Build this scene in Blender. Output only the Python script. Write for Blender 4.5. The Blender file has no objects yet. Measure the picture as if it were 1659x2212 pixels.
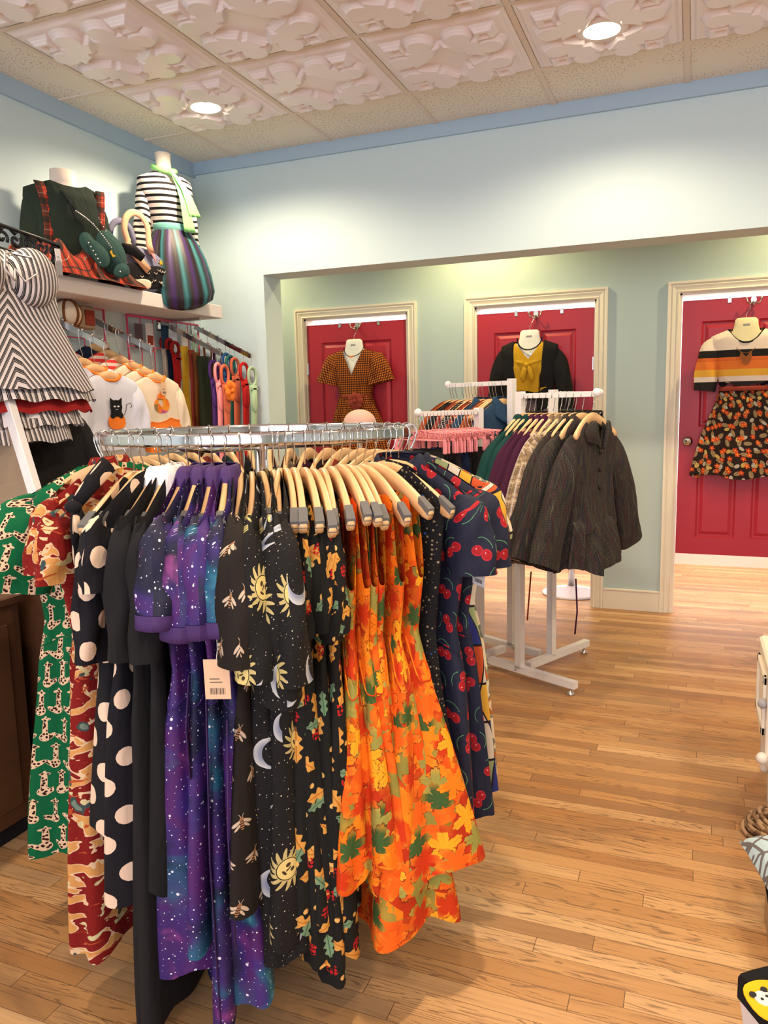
import bpy, math, random
import numpy as np
from mathutils import Matrix, Vector
PI = math.pi
sc = bpy.context.scene
COL = sc.collection
# ------------------------------------------------------------------ camera
EYE = 1.42
cam_d = bpy.data.cameras.new('camera'); cam = bpy.data.objects.new('camera', cam_d); COL.objects.link(cam)
cam_d.sensor_fit = 'HORIZONTAL'; cam_d.sensor_width = 36.0; cam_d.lens = 36.0 * 1658.0 / 1659.0
cam_d.clip_start = 0.05
cam.matrix_world = Matrix(((0.92858, -0.031086, 0.369826, 0.0),
                           (0.370477, 0.136735, -0.918722, 0.0),
                           (-0.022009, 0.99012, 0.138486, EYE),
                           (0, 0, 0, 1)))
sc.camera = cam
# ------------------------------------------------------------------ colour management, world, lights
sc.view_settings.view_transform = 'Standard'; sc.view_settings.look = 'None'
sc.view_settings.gamma = 1.0; sc.view_settings.use_curve_mapping = False
sc.view_settings.exposure = 0.30
world = bpy.data.worlds.new('world'); sc.world = world; world.use_nodes = True
world.node_tree.nodes['Background'].inputs[0].default_value = (0.75, 0.75, 0.78, 1)
world.node_tree.nodes['Background'].inputs[1].default_value = 0.5

def lamp(name, kind, loc, power, col, size=0.1, size_y=None, rot=(0, 0, 0), spread=None, spot=None, blend=0.6):
    d = bpy.data.lights.new(name, kind); o = bpy.data.objects.new(name, d); COL.objects.link(o)
    d.energy = power; d.color = col; o.location = loc; o.rotation_euler = rot
    if kind == 'AREA':
        d.shape = 'RECTANGLE' if size_y else 'DISK'; d.size = size
        if size_y: d.size_y = size_y
        if spread: d.spread = spread
    elif kind == 'SPOT':
        d.shadow_soft_size = size; d.spot_size = spot; d.spot_blend = blend
    else: d.shadow_soft_size = size
    return o
WARM = (1.0, 0.79, 0.55)
CEIL = 2.857
TX0, TY0, TS = -2.49, 3.59, 0.605                   # ceiling grid origin
LIGHTS = [(-2.187, 3.287), (-0.373, 3.287), (1.44, 3.287), (-2.187, 1.47), (-0.373, 1.47), (1.44, 1.47), (-0.373, -0.35), (1.44, -0.35), (-2.187, -0.35)]
for i, (x, y) in enumerate(LIGHTS):
    lamp('recessed_lamp', 'SPOT', (x, y, CEIL - 0.03), (86, 66, 80, 95, 120, 115, 40, 45, 60)[i], WARM, size=0.05, spot=math.radians(158), blend=0.5)
for x in (-3.3, -1.35, 0.75):
    lamp('alcove_lamp', 'SPOT', (x, 4.93, CEIL - 0.04), 52, (1.0, 0.83, 0.40), size=0.05, spot=math.radians(150), blend=0.8)
for x in (-2.35, -1.02, 0.32):
    lamp('fitting_room_lamp', 'AREA', (x, 6.1, CEIL - 0.03), 62, (1.0, 0.92, 0.86), size=0.5)
lamp('shop_window_daylight', 'AREA', (-0.2, -2.85, 1.7), 125, (0.84, 0.86, 1.0), size=3.6, size_y=2.0, rot=(PI/2, 0, 0))
sc.cycles.max_bounces = 7; sc.cycles.diffuse_bounces = 4; sc.cycles.glossy_bounces = 4
sc.cycles.use_denoising = True
sc.cycles.sample_clamp_indirect = 6.0
sc.cycles.caustics_reflective = False; sc.cycles.caustics_refractive = False

# ------------------------------------------------------------------ material language
class V:
    def __init__(s, t, k): s.t = t; s.k = k
    def _m(s, op, *a): return s.t.math(op, s, *a)
    def __add__(s, o): return s._m('ADD', o)
    __radd__ = __add__
    def __sub__(s, o): return s._m('SUBTRACT', o)
    def __rsub__(s, o): return s.t.math('SUBTRACT', o, s)
    def __mul__(s, o): return s._m('MULTIPLY', o)
    __rmul__ = __mul__
    def __truediv__(s, o): return s._m('DIVIDE', o)
    def __lt__(s, o): return s._m('LESS_THAN', o)
    def __gt__(s, o): return s._m('GREATER_THAN', o)
    def abs(s): return s._m('ABSOLUTE')
    def fr(s): return s._m('FRACT')
    def fl(s): return s._m('FLOOR')
    def sin(s): return s._m('SINE')
    def cos(s): return s._m('COSINE')
    def sqrt(s): return s._m('SQRT')
    def pw(s, o): return s._m('POWER', o)
    def mn(s, o): return s._m('MINIMUM', o)
    def mx(s, o): return s._m('MAXIMUM', o)
    def sm(s, a, b):                                 # smooth 0..1 between a and b
        n = s.t.nt.nodes.new('ShaderNodeMapRange'); n.interpolation_type = 'SMOOTHSTEP'
        s.t.link(s, n.inputs[0]); n.inputs[1].default_value = a; n.inputs[2].default_value = b
        return V(s.t, n.outputs[0])
    def either(s, o): return s.mx(o)

class T:
    def __init__(s, name, rough=0.8, metal=0.0, coord='UV', sheen=0.0, spec=0.3, coat=0.0, wr=None):
        s.wr = ('print' in name or name.startswith('fabric') or name == 'satin_purple') if wr is None else wr
        s.mat = bpy.data.materials.new(name); s.mat.use_nodes = True; s.nt = s.mat.node_tree
        s.b = s.nt.nodes['Principled BSDF']
        s.b.inputs['Roughness'].default_value = rough; s.b.inputs['Metallic'].default_value = metal
        s.b.inputs['Specular IOR Level'].default_value = spec
        if sheen: s.b.inputs['Sheen Weight'].default_value = sheen
        if coat: s.b.inputs['Coat Weight'].default_value = coat; s.b.inputs['Coat Roughness'].default_value = 0.15
        tc = s.nt.nodes.new('ShaderNodeTexCoord'); sp = s.nt.nodes.new('ShaderNodeSeparateXYZ')
        s.vec = tc.outputs[coord]
        s.nt.links.new(s.vec, sp.inputs[0])
        s.x, s.y, s.z = (V(s, sp.outputs[i]) for i in range(3))
    def link(s, a, sock):
        if isinstance(a, V): s.nt.links.new(a.k, sock)
        elif isinstance(a, (tuple, list)): sock.default_value = (*a, 1.0) if len(a) == 3 else a
        else: sock.default_value = a
    def math(s, op, *a):
        n = s.nt.nodes.new('ShaderNodeMath'); n.operation = op
        for i, v in enumerate(a): s.link(v, n.inputs[i])
        return V(s, n.outputs[0])
    def vecof(s, x, y, z=0.0):
        n = s.nt.nodes.new('ShaderNodeCombineXYZ')
        for i, v in enumerate((x, y, z)): s.link(v, n.inputs[i])
        return n.outputs[0]
    def noise(s, x, y, z=0.0, scale=1.0, detail=2.0, dist=0.0, rough=0.5):
        n = s.nt.nodes.new('ShaderNodeTexNoise')
        s.nt.links.new(s.vecof(x, y, z), n.inputs['Vector'])
        n.inputs['Scale'].default_value = scale; n.inputs['Detail'].default_value = detail
        n.inputs['Distortion'].default_value = dist; n.inputs['Roughness'].default_value = rough
        return V(s, n.outputs['Fac'])
    def voro(s, x, y, scale=1.0, rand=1.0, feature='F1'):
        n = s.nt.nodes.new('ShaderNodeTexVoronoi'); n.voronoi_dimensions = '2D'; n.feature = feature
        s.nt.links.new(s.vecof(x, y), n.inputs['Vector'])
        n.inputs['Scale'].default_value = scale; n.inputs['Randomness'].default_value = rand
        if feature == 'DISTANCE_TO_EDGE': return V(s, n.outputs['Distance']), None
        sp = s.nt.nodes.new('ShaderNodeSeparateColor'); s.nt.links.new(n.outputs['Color'], sp.inputs[0])
        return V(s, n.outputs['Distance']), V(s, sp.outputs[0])
    def hash(s, x, y, z=0.0):
        n = s.nt.nodes.new('ShaderNodeTexWhiteNoise'); n.noise_dimensions = '3D'
        s.nt.links.new(s.vecof(x, y, z), n.inputs[0])
        sp = s.nt.nodes.new('ShaderNodeSeparateColor'); s.nt.links.new(n.outputs['Color'], sp.inputs[0])
        return [V(s, sp.outputs[i]) for i in range(3)]
    def mix(s, f, a, b):
        n = s.nt.nodes.new('ShaderNodeMix'); n.data_type = 'RGBA'
        s.link(f, n.inputs[0]); s.link(a, n.inputs[6]); s.link(b, n.inputs[7])
        return V(s, n.outputs[2])
    def ramp(s, f, stops, const=False):
        n = s.nt.nodes.new('ShaderNodeValToRGB'); s.link(f, n.inputs[0])
        r = n.color_ramp; r.interpolation = 'CONSTANT' if const else 'LINEAR'
        while len(r.elements) < len(stops): r.elements.new(0.5)
        for e, (p, c) in zip(r.elements, stops): e.position = p; e.color = (*c, 1)
        return V(s, n.outputs[0])
    def cell(s, x, y, sx, sy, stag=0.5, jit=0.2, rot=1.0, seed=0.0):
        ry = (y / sy).fl(); xx = x / sx + s.math('MODULO', ry, 2.0) * stag + seed * 0.37
        h = s.hash(xx.fl(), ry, seed)
        lx = (xx.fr() - 0.5 + (h[0] - 0.5) * jit) * sx; ly = ((y / sy).fr() - 0.5 + (h[1] - 0.5) * jit) * sy
        if rot:
            a = h[2] * (2 * PI * rot) - PI * rot; c, n = a.cos(), a.sin()
            lx, ly = lx * c - ly * n, lx * n + ly * c
        r = (lx * lx + ly * ly).sqrt(); an = s.math('ARCTAN2', ly, lx)
        return lx, ly, r, an, h
    def col(s, c, bump=None, bstr=0.3, bdist=0.002):
        if bump is None and s.b.inputs['Specular IOR Level'].default_value <= 0.3 and s.wr:
            bump = s.noise(s.x * 2.4, s.y * 0.7, 0, 11, 3, 0.6) ; bstr = 0.55; bdist = 0.010
        s.link(c, s.b.inputs['Base Color'])
        if bump is not None:
            n = s.nt.nodes.new('ShaderNodeBump'); n.inputs['Strength'].default_value = bstr; n.inputs['Distance'].default_value = bdist
            s.link(bump, n.inputs['Height']); s.nt.links.new(n.outputs[0], s.b.inputs['Normal'])
        return s.mat

def ell(lx, ly, cx, cy, rx, ry):                     # normalised ellipse distance
    a = (lx - cx) / rx; b = (ly - cy) / ry
    return (a * a + b * b).sqrt()
def plain(name, c, rough=0.6, metal=0.0, **k):
    t = T(name, rough, metal, **k); return t.col(c)
def cloth_mat(name, c, rough=0.9, sheen=0.0, coat=0.0, var=0.12):
    t = T(name, rough, 0, sheen=sheen, spec=0.2, coat=coat)
    n = t.noise(t.x, t.y, 0, 9, 2); w = t.noise(t.x, t.y, 0, 900, 1)
    return t.col(t.mix(n, tuple(v * (1 - var) for v in c), tuple(min(1, v * (1 + var)) for v in c)))

M = {}
def mats():
    # --- room
    t = T('oak_floor', 0.34, coord='Object', spec=0.5)
    W = 0.057; row = (t.y / W).fl(); h = t.hash(row, 3.0)
    xx = t.x / 0.95 + h[0] * 7.3; brd = xx.fl(); hb = t.hash(brd, row, 1.0)
    fx, fy = xx.fr(), (t.y / W).fr()
    seam = (fx * 0.95 < 0.0022).either((fy * W < 0.0016))
    g = t.noise(t.x * 1.1 + hb[0] * 30, t.y * 34 + hb[1] * 9, 0, 1.6, 5, 1.4, 0.62)
    ringy = ((t.noise(t.x * 0.8 + hb[1] * 40, t.y * 7 + hb[0] * 20, 0, 1.5, 1.5, 0.5) * 120).sin() * 0.5 + 0.5) * (hb[2] > 0.30) * t.noise(t.x * 9, t.y * 120, 3.0, 1.2, 2).sm(0.40, 0.56)
    c = t.ramp(hb[0], [(0, (0.42, 0.195, 0.066)), (0.35, (0.52, 0.265, 0.095)), (0.7, (0.58, 0.315, 0.125)), (1, (0.68, 0.41, 0.19))])
    c = t.mix(g.sm(0.48, 0.80) * 0.5, c, (0.22, 0.10, 0.04))
    c = t.mix(ringy.sm(0.66, 0.95) * 0.62, c, (0.15, 0.075, 0.034)); c = t.mix((hb[2] < 0.14) * 0.38, c, (0.24, 0.14, 0.075))
    worn = t.noise(t.x * 0.8, t.y * 2.2, 0, 1.3, 4, 0.5, 0.6)
    c = t.mix(worn.sm(0.52, 0.70) * 0.55, c, (0.17, 0.095, 0.050))
    fine = t.noise(t.x * 2.2, t.y * 90, 5.0, 2.0, 3, 0.3, 0.6)
    c = t.mix(fine.sm(0.56, 0.70) * 0.55, c, (0.15, 0.065, 0.028))
    c = t.mix(seam * 0.8, c, (0.08, 0.035, 0.015))
    t.link(0.30 + g * 0.20, t.b.inputs['Roughness'])
    M['floor'] = t.col(c, (1 - seam) + g * 0.2, 0.25, 0.0008)
    def wall(n, c):
        t = T(n, 0.55, coord='Object', spec=0.3)
        k = t.noise(t.x, t.y, t.z, 60, 3)
        return t.col(c, k, 0.08, 0.001)
    M['wall'] = wall('pale_blue_wall_paint', (0.60, 0.745, 0.775))
    M['crown'] = wall('deeper_blue_trim', (0.40, 0.545, 0.68))  # crown boards, coloured a deeper blue than the walls below
    M['greenwall'] = wall('pale_green_wall_paint', (0.47, 0.575, 0.58))
    M['white_wall'] = wall('white_wall_paint', (0.84, 0.82, 0.84))
    t = T('acoustic_tile', 0.9, coord='Object', spec=0.1)
    d, _ = t.voro(t.x, t.y, 55, 1.0); hole = (d < 0.14) * (t.noise(t.x, t.y, 0, 3, 1) > 0.44)
    M['tile'] = t.col(t.mix(hole, (0.80, 0.755, 0.68), (0.36, 0.29, 0.23)), 1 - hole, 0.3, 0.002)
    M['relief'] = plain('moulded_tile_white', (0.86, 0.79, 0.80), 0.28, spec=0.7)
    M['gridbar'] = plain('ceiling_grid_bar', (0.74, 0.66, 0.58), 0.6)
    M['casing'] = plain('cream_trim_paint', (0.83, 0.76, 0.64), 0.4, spec=0.4)
    M['door'] = plain('raspberry_door_paint', (0.44, 0.020, 0.040), 0.42, spec=0.4)
    M['chrome'] = plain('chrome', (0.62, 0.61, 0.60), 0.10, 1.0)
    M['steel'] = plain('brushed_steel', (0.62, 0.60, 0.58), 0.3, 1.0)
    M['brass'] = plain('brass', (0.78, 0.55, 0.22), 0.25, 1.0)
    M['whitemetal'] = plain('white_powder_coat', (0.82, 0.80, 0.80), 0.35, spec=0.5)
    M['shelf'] = plain('white_laminate', (0.80, 0.75, 0.72), 0.5)
    M['plaster'] = plain('mannequin_skin', (0.82, 0.72, 0.62), 0.45)
    M['whiteplastic'] = plain('white_plastic', (0.86, 0.83, 0.79), 0.3)
    M['creamplastic'] = plain('cream_plastic', (0.85, 0.72, 0.44), 0.35)
    t = T('lamp_glow', 0.5); t.b.inputs['Emission Color'].default_value = (1, 0.86, 0.62, 1); t.b.inputs['Emission Strength'].default_value = 14; M['glow'] = t.mat
    t = T('window_glass', 0.05, coord='Object'); t.b.inputs['Transmission Weight'].default_value = 1; M['glass'] = t.mat
    def wood(n, a, b):
        t = T(n, 0.38, spec=0.5, coat=0.2)
        g = t.noise(t.x * 3, t.y * 60, 0, 1.5, 3, 0.6)
        return t.col(t.mix(g, a, b))
    M['wood'] = wood('hanger_beech', (0.62, 0.37, 0.16), (0.74, 0.48, 0.23))
    M['wood2'] = wood('hanger_pine', (0.70, 0.42, 0.19), (0.80, 0.52, 0.26))
    M['darkwood'] = wood('dark_stained_wood', (0.055, 0.022, 0.010), (0.10, 0.042, 0.018))
    M['tanboard'] = wood('tan_board', (0.30, 0.20, 0.12), (0.37, 0.25, 0.155))
    M['hatpink'] = plain('pale_pink_straw', (0.72, 0.46, 0.40), 0.8)
    M['rubber'] = plain('grey_rubber', (0.13, 0.125, 0.12), 0.85)
    M['pink'] = plain('pink_plastic', (0.90, 0.33, 0.36), 0.35)
    M['hotpink'] = plain('hot_pink_wire', (0.80, 0.09, 0.20), 0.4)
    M['blackplastic'] = plain('black_plastic', (0.012, 0.012, 0.015), 0.25)
    M['paper'] = plain('white_paper', (0.82, 0.78, 0.76), 0.8)
    M['tanpaper'] = plain('tan_card', (0.78, 0.52, 0.33), 0.8)
    M['ink'] = plain('black_ink', (0.03, 0.03, 0.03), 0.7)
    for n, c in dict(black=(0.013, 0.012, 0.013), blacknit=(0.018, 0.016, 0.016), white=(0.80, 0.77, 0.77), cream=(0.80, 0.68, 0.52), purple=(0.085, 0.032, 0.19),
                     plum=(0.055, 0.010, 0.035), green=(0.006, 0.045, 0.042), mustard=(0.62, 0.34, 0.02), orange=(0.88, 0.22, 0.03), red=(0.55, 0.02, 0.02), deepred=(0.30, 0.015, 0.015),
                     navy=(0.012, 0.02, 0.055), denim=(0.025, 0.06, 0.12), rust=(0.34, 0.075, 0.02), olive=(0.022, 0.030, 0.016), mint=(0.42, 0.60, 0.40), coral=(0.66, 0.16, 0.09),
                     brick=(0.30, 0.05, 0.03), gold=(0.70, 0.42, 0.03), teal=(0.03, 0.16, 0.16), bagteal=(0.035, 0.085, 0.075), lav=(0.20, 0.20, 0.30), peach=(0.88, 0.50, 0.30), greyskirt=(0.13, 0.09, 0.11),
                     lime=(0.32, 0.78, 0.26), bronze=(0.20, 0.07, 0.02), blue=(0.03, 0.10, 0.30), knitgreen=(0.018, 0.028, 0.020), aqua=(0.16, 0.40, 0.36), yellow=(0.85, 0.55, 0.02), grey=(0.35, 0.34, 0.35),
                     brownbead=(0.30, 0.10, 0.03), skyshirt=(0.70, 0.72, 0.84)).items():
        M[n] = cloth_mat('fabric_' + n, c)
    M['satinpurple'] = cloth_mat('satin_purple', (0.066, 0.030, 0.125), 0.6)
    M['whiteflat'] = plain('white_applique', (0.85, 0.83, 0.80), 0.8)
    # --- prints (uv in metres)
    t = T('giraffe_print', 0.85, spec=0.2)
    lx, ly, r, an, h = t.cell(t.x, t.y, 0.046, 0.078, 0.5, 0.12, 0.0, 1)
    side = (h[2] > 0.5) * 2 - 1; lx = lx * side
    dn = ((ell(lx, ly, 0.004, 0.002, 0.0068, 0.036)).mn(ell(lx, ly, 0.003, -0.022, 0.0135, 0.0130))).mn(ell(lx, ly + lx * 0.5, -0.010, -0.026, 0.0150, 0.0075)).mn(ell(lx, ly, 0.002, 0.028, 0.0125, 0.0042))
    body = dn < 1.0
    d, _ = t.voro(t.x, t.y, 118, 0.9); sp = (d < 0.36) * (dn < 0.86)
    c = t.mix(body, (0.0025, 0.115, 0.040), (0.76, 0.55, 0.34)); c = t.mix(sp, c, (0.035, 0.008, 0.008)); M['giraffe'] = t.col(c)
    t = T('ranch_print', 0.85, spec=0.2)
    n1 = t.noise(t.x * 0.8, t.y * 1.4, 0, 15, 2, 0.8); n2 = t.noise(t.x, t.y * 1.5, 4.0, 17, 3, 1.2); n3 = t.noise(t.x * 1.2, t.y, 9.0, 11, 2, 0.6); n4 = t.noise(t.x * 0.7, t.y * 2.6, 14.0, 20, 2, 1.5)
    c = t.mix(n1 > 0.56, (0.20, 0.010, 0.008), (0.62, 0.30, 0.09)); c = t.mix((n1 > 0.53) * (n1 < 0.565), c, (0.70, 0.50, 0.30))
    c = t.mix(n2 > 0.635, c, (0.60, 0.52, 0.27)); c = t.mix(n3 > 0.63, c, (0.040, 0.070, 0.070)); c = t.mix((n3 > 0.68), c, (0.16, 0.22, 0.17))
    c = t.mix(n4 > 0.655, c, (0.42, 0.07, 0.02)); M['ranch'] = t.col(c)
    t = T('cream_dot_print', 0.85, spec=0.2)
    lx, ly, r, an, h = t.cell(t.x, t.y, 0.088, 0.066, 0.5, 0.06, 0.0, 2)
    e = t.noise(t.x, t.y, 0, 120, 2) * 0.003
    M['dots'] = t.col(t.mix(r < e + 0.0200, (0.010, 0.009, 0.012), (0.78, 0.58, 0.42)))
    t = T('galaxy_print', 0.6, spec=0.3)
    n1 = t.noise(t.x, t.y, 0, 4.2, 4, 0.6); n2 = t.noise(t.x, t.y, 7.0, 5.0, 4, 0.5); n3 = t.noise(t.x, t.y, 3.0, 8.5, 3, 0.3)
    c = t.ramp(n1, [(0.30, (0.006, 0.005, 0.014)), (0.45, (0.010, 0.010, 0.042)), (0.53, (0.040, 0.018, 0.14)), (0.61, (0.075, 0.014, 0.12)), (0.72, (0.035, 0.022, 0.20))])
    c = t.mix(n2.sm(0.56, 0.70), c, (0.010, 0.13, 0.22)); c = t.mix(n2.sm(0.66, 0.76), c, (0.22, 0.58, 0.62)); c = t.mix(n3.sm(0.62, 0.76), c, (0.34, 0.06, 0.26))
    d, q = t.voro(t.x, t.y, 62, 1.0); st = (d < q * 0.10) ; d2, q2 = t.voro(t.x, t.y, 24, 1.0); st2 = (d2 < q2 * 0.085)
    M['galaxy'] = t.col(t.mix(st.either(st2), c, (0.78, 0.78, 0.85)))
    t = T('sun_and_moon_print', 0.85, spec=0.2)
    bg = (0.011, 0.010, 0.010)
    d, q = t.voro(t.x, t.y, 60, 1.0); c = t.mix(d < q * 0.085, bg, (0.62, 0.58, 0.45))
    lx, ly, r, an, h = t.cell(t.x, t.y, 0.125, 0.145, 0.5, 0.22, 0.5, 3)
    lx = lx * 0.8; ly = ly * 0.8; r = r * 0.8
    wav = ((an * 15 + r * 190).sin()) * 0.5 + 0.5
    sun = h[0] > 0.42
    c = t.mix(sun * (r < wav * 0.017 + 0.020) * (r > 0.019), c, (0.50, 0.40, 0.16))
    face = sun * (r < 0.0175)
    c = t.mix(face, c, (0.70, 0.55, 0.20))
    eye = (ell(lx, ly, 0.006, 0.004, 0.0032, 0.0042) < 1).either(ell(lx, ly, -0.006, 0.004, 0.0032, 0.0042) < 1).either(ell(lx, ly, 0.0, -0.0085, 0.005, 0.0022) < 1).either((lx.abs() < 0.0012) * (ly.abs() < 0.005))
    c = t.mix(face * eye, c, (0.06, 0.04, 0.02))
    moon = (h[0] < 0.42) * (r < 0.027) * (((lx - 0.011) * (lx - 0.011) + (ly - 0.003) * (ly - 0.003)).sqrt() > 0.0235)
    c = t.mix(moon, c, t.ramp(r * 36, [(0, (0.5, 0.48, 0.4)), (0.55, (0.20, 0.23, 0.32)), (1, (0.55, 0.55, 0.52))])); M['celestial'] = t.col(c)
    t = T('bee_print', 0.85, spec=0.2)
    lx, ly, r, an, h = t.cell(t.x, t.y, 0.066, 0.092, 0.5, 0.15, 0.16, 4)
    ax = lx.abs()
    wing = (ell(ax, ly + ax * 0.6, 0.011, 0.0045, 0.0100, 0.0040) < 1).either(ell(ax, ly + ax * 0.9, 0.008, -0.002, 0.007, 0.0032) < 1)
    bodyb = (ell(lx, ly, 0, -0.006, 0.0042, 0.0115) < 1); thor = ell(lx, ly, 0, 0.006, 0.0042, 0.0042) < 1
    ant = ((ax - (ly - 0.008) * 0.5).abs() < 0.0006) * (ly > 0.009) * (ly < 0.017)
    c = t.mix(wing.either(ant), (0.016, 0.012, 0.010), (0.55, 0.42, 0.30)); c = t.mix(bodyb, c, t.mix((ly * 1300).sin() > 0, (0.40, 0.20, 0.09), (0.03, 0.015, 0.01))); c = t.mix(thor, c, (0.30, 0.15, 0.07)); M['bee'] = t.col(c)
    t = T('oak_leaf_and_berry_print', 0.85, spec=0.2)
    c = (0.010, 0.010, 0.009)
    for seed, sx, sy, kind, cc, c2 in ((5, 0.085, 0.10, 'leaf', (0.62, 0.30, 0.06), (0.42, 0.14, 0.02)), (6, 0.11, 0.085, 'leaf2', (0.16, 0.27, 0.15), (0.05, 0.11, 0.06)), (7, 0.075, 0.09, 'berry', (0.50, 0.015, 0.015), (0.20, 0.005, 0.005)), (8, 0.070, 0.066, 'acorn', (0.70, 0.42, 0.12), (0.30, 0.12, 0.03))):
        lx, ly, r, an, h = t.cell(t.x, t.y, sx, sy, 0.5, 0.40, 1.0, seed)
        if kind[:4] == 'leaf': lx = lx * 0.78; ly = ly * 0.78
        if kind == 'leaf': m = (lx.abs() < ((ly * 400 + 1.0).sin() * 0.0034 + 0.0088) * (1 - (ly * 37) * (ly * 37)).mx(0).sqrt()).either((lx.abs() < 0.0010) * (ly < 0) * (ly > -0.034)); v = lx.abs() < 0.0009
        elif kind == 'leaf2': m = (lx.abs() < ((ly * 520 + 1.0).sin() * 0.0026 + 0.0070) * (1 - (ly * 48) * (ly * 48)).mx(0).sqrt()) * (h[0] > 0.3); v = lx.abs() < 0.0008
        elif kind == 'berry':
            dd, _ = t.voro(t.x, t.y, 115, 0.35); m = (dd < 0.42) * (r < 0.0125) * (h[0] > 0.35); v = (dd < 0.08)
        else: m = r < 0.0058; v = ly > 0.003
        c = t.mix(m, c, t.mix(v, cc, c2))
    M['oak'] = t.col(c)
    t = T('maple_leaf_print', 0.85, spec=0.2)
    d, q = t.voro(t.x, t.y, 19, 1.0); n = t.noise(t.x, t.y, 0, 22, 2)
    pal = [(0, (0.50, 0.035, 0.006)), (0.25, (0.70, 0.085, 0.006)), (0.45, (0.80, 0.22, 0.010)), (0.56, (0.26, 0.22, 0.04)), (0.66, (0.74, 0.11, 0.008)), (0.8, (0.45, 0.03, 0.006)), (0.92, (0.05, 0.09, 0.018))]
    c = t.ramp(q * 0.8 + n * 0.2, pal, True); c = t.mix(n.sm(0.45, 0.75) * 0.3, c, (0.85, 0.34, 0.02))
    for seed, s_ in ((11, 0.082), (12, 0.095), (13, 0.088)):
        lx, ly, r, an, h = t.cell(t.x, t.y, s_, s_ * 0.92, 0.5, 0.5, 1.0, seed)
        lobe = (an * 2.5).cos().abs().pw(1.5) * 0.024 + ((an * 12.5).cos().abs()) * 0.005 + 0.0125
        m = (r < lobe) * (h[0] > 0.22)
        vein = ((an * 2.5).cos().abs() > 0.9985) * (r > 0.002)
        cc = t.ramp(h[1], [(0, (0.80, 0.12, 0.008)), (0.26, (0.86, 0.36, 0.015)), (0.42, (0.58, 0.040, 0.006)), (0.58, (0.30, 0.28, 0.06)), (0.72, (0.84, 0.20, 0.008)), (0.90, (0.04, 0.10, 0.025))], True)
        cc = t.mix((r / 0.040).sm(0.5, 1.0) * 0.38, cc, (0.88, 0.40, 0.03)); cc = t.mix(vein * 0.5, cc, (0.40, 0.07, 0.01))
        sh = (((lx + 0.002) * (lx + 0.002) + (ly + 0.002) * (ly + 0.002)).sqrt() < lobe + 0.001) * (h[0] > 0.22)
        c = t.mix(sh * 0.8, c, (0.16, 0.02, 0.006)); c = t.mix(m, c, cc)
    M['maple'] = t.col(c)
    t = T('cherry_print', 0.7, spec=0.25)
    lx, ly, r, an, h = t.cell(t.x, t.y, 0.070, 0.078, 0.5, 0.25, 0.6, 14)
    c = t.mix((r > 0.026) * (r < 0.0275) * (ly > 0.004) * (lx > -0.01), (0.012, 0.014, 0.032), (0.10, 0.32, 0.14))
    c1 = ell(lx, ly, -0.010, -0.004, 0.0135, 0.0125); c2 = ell(lx, ly, 0.012, -0.012, 0.0125, 0.013)
    cm = c1.mn(c2)
    c = t.mix(cm < 1.0, c, t.ramp(cm, [(0, (0.40, 0.012, 0.014)), (0.6, (0.30, 0.008, 0.012)), (0.88, (0.44, 0.016, 0.024)), (1, (0.42, 0.02, 0.03))]))
    c = t.mix((ell(lx, ly, -0.013, 0.000, 0.0018, 0.0024) < 1).either(ell(lx, ly, 0.009, -0.008, 0.0016, 0.0024) < 1), c, (0.72, 0.22, 0.24)); M['cherry'] = t.col(c)
    t = T('blue_bird_print', 0.85, spec=0.2)
    n = t.noise(t.x, t.y * 1.6, 0, 16, 2, 0.9); d, q = t.voro(t.x, t.y, 70, 1.0)
    c = t.mix(d < q * 0.22, (0.008, 0.008, 0.010), (0.28, 0.22, 0.13)); c = t.mix(n > 0.66, c, (0.02, 0.09, 0.36)); M['bird'] = t.col(c)
    t = T('retro_wave_print', 0.85, spec=0.2)
    w = (t.x * 26 + (t.y * 22).sin() * 0.35 + t.noise(t.x, t.y, 0, 6, 1) * 1.2).fr(); q = (t.x * 26 + (t.y * 22).sin() * 0.35 + t.noise(t.x, t.y, 0, 6, 1) * 1.2).fl(); hh = t.hash(q, (t.y * 9).fl())
    c = t.ramp(hh[0], [(0, (0.75, 0.42, 0.05)), (0.2, (0.62, 0.10, 0.03)), (0.4, (0.30, 0.36, 0.17)), (0.6, (0.70, 0.62, 0.50)), (0.8, (0.03, 0.04, 0.20))], True); M['retro'] = t.col(t.mix((w < 0.10).either((t.y * 9).fr() < 0.06), c, (0.02, 0.015, 0.02)))
    t = T('batik_print', 0.85, spec=0.2)
    n = t.noise(t.x, t.y, 0, 13, 2, 1.2)
    M['batik'] = t.col(t.ramp(n, [(0, (0.72, 0.62, 0.42)), (0.46, (0.72, 0.60, 0.38)), (0.5, (0.16, 0.17, 0.13)), (0.56, (0.30, 0.29, 0.22)), (0.6, (0.45, 0.13, 0.03)), (0.68, (0.70, 0.56, 0.34))], True))
    t = T('rust_check', 0.85, spec=0.2)
    a = ((t.x * 62).fr() < 0.5); b = ((t.y * 62).fr() < 0.5); k = a * b
    M['check'] = t.col(t.mix(k, t.mix(a.either(b), (0.035, 0.010, 0.005), (0.16, 0.030, 0.007)), (0.62, 0.19, 0.025)))
    def plaid(name, base, bands, s):
        t = T(name, 0.9, spec=0.15); c = base
        for ax, f, lo, hi, cc, al in bands:
            v = ((t.x if ax == 'x' else t.y) * f / s).fr()
            c = t.mix((v > lo) * (v < hi) * al, c, cc)
        M[name] = t.col(c, t.noise(t.x, t.y, 0, 700, 1), 0.3, 0.0006)
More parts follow.
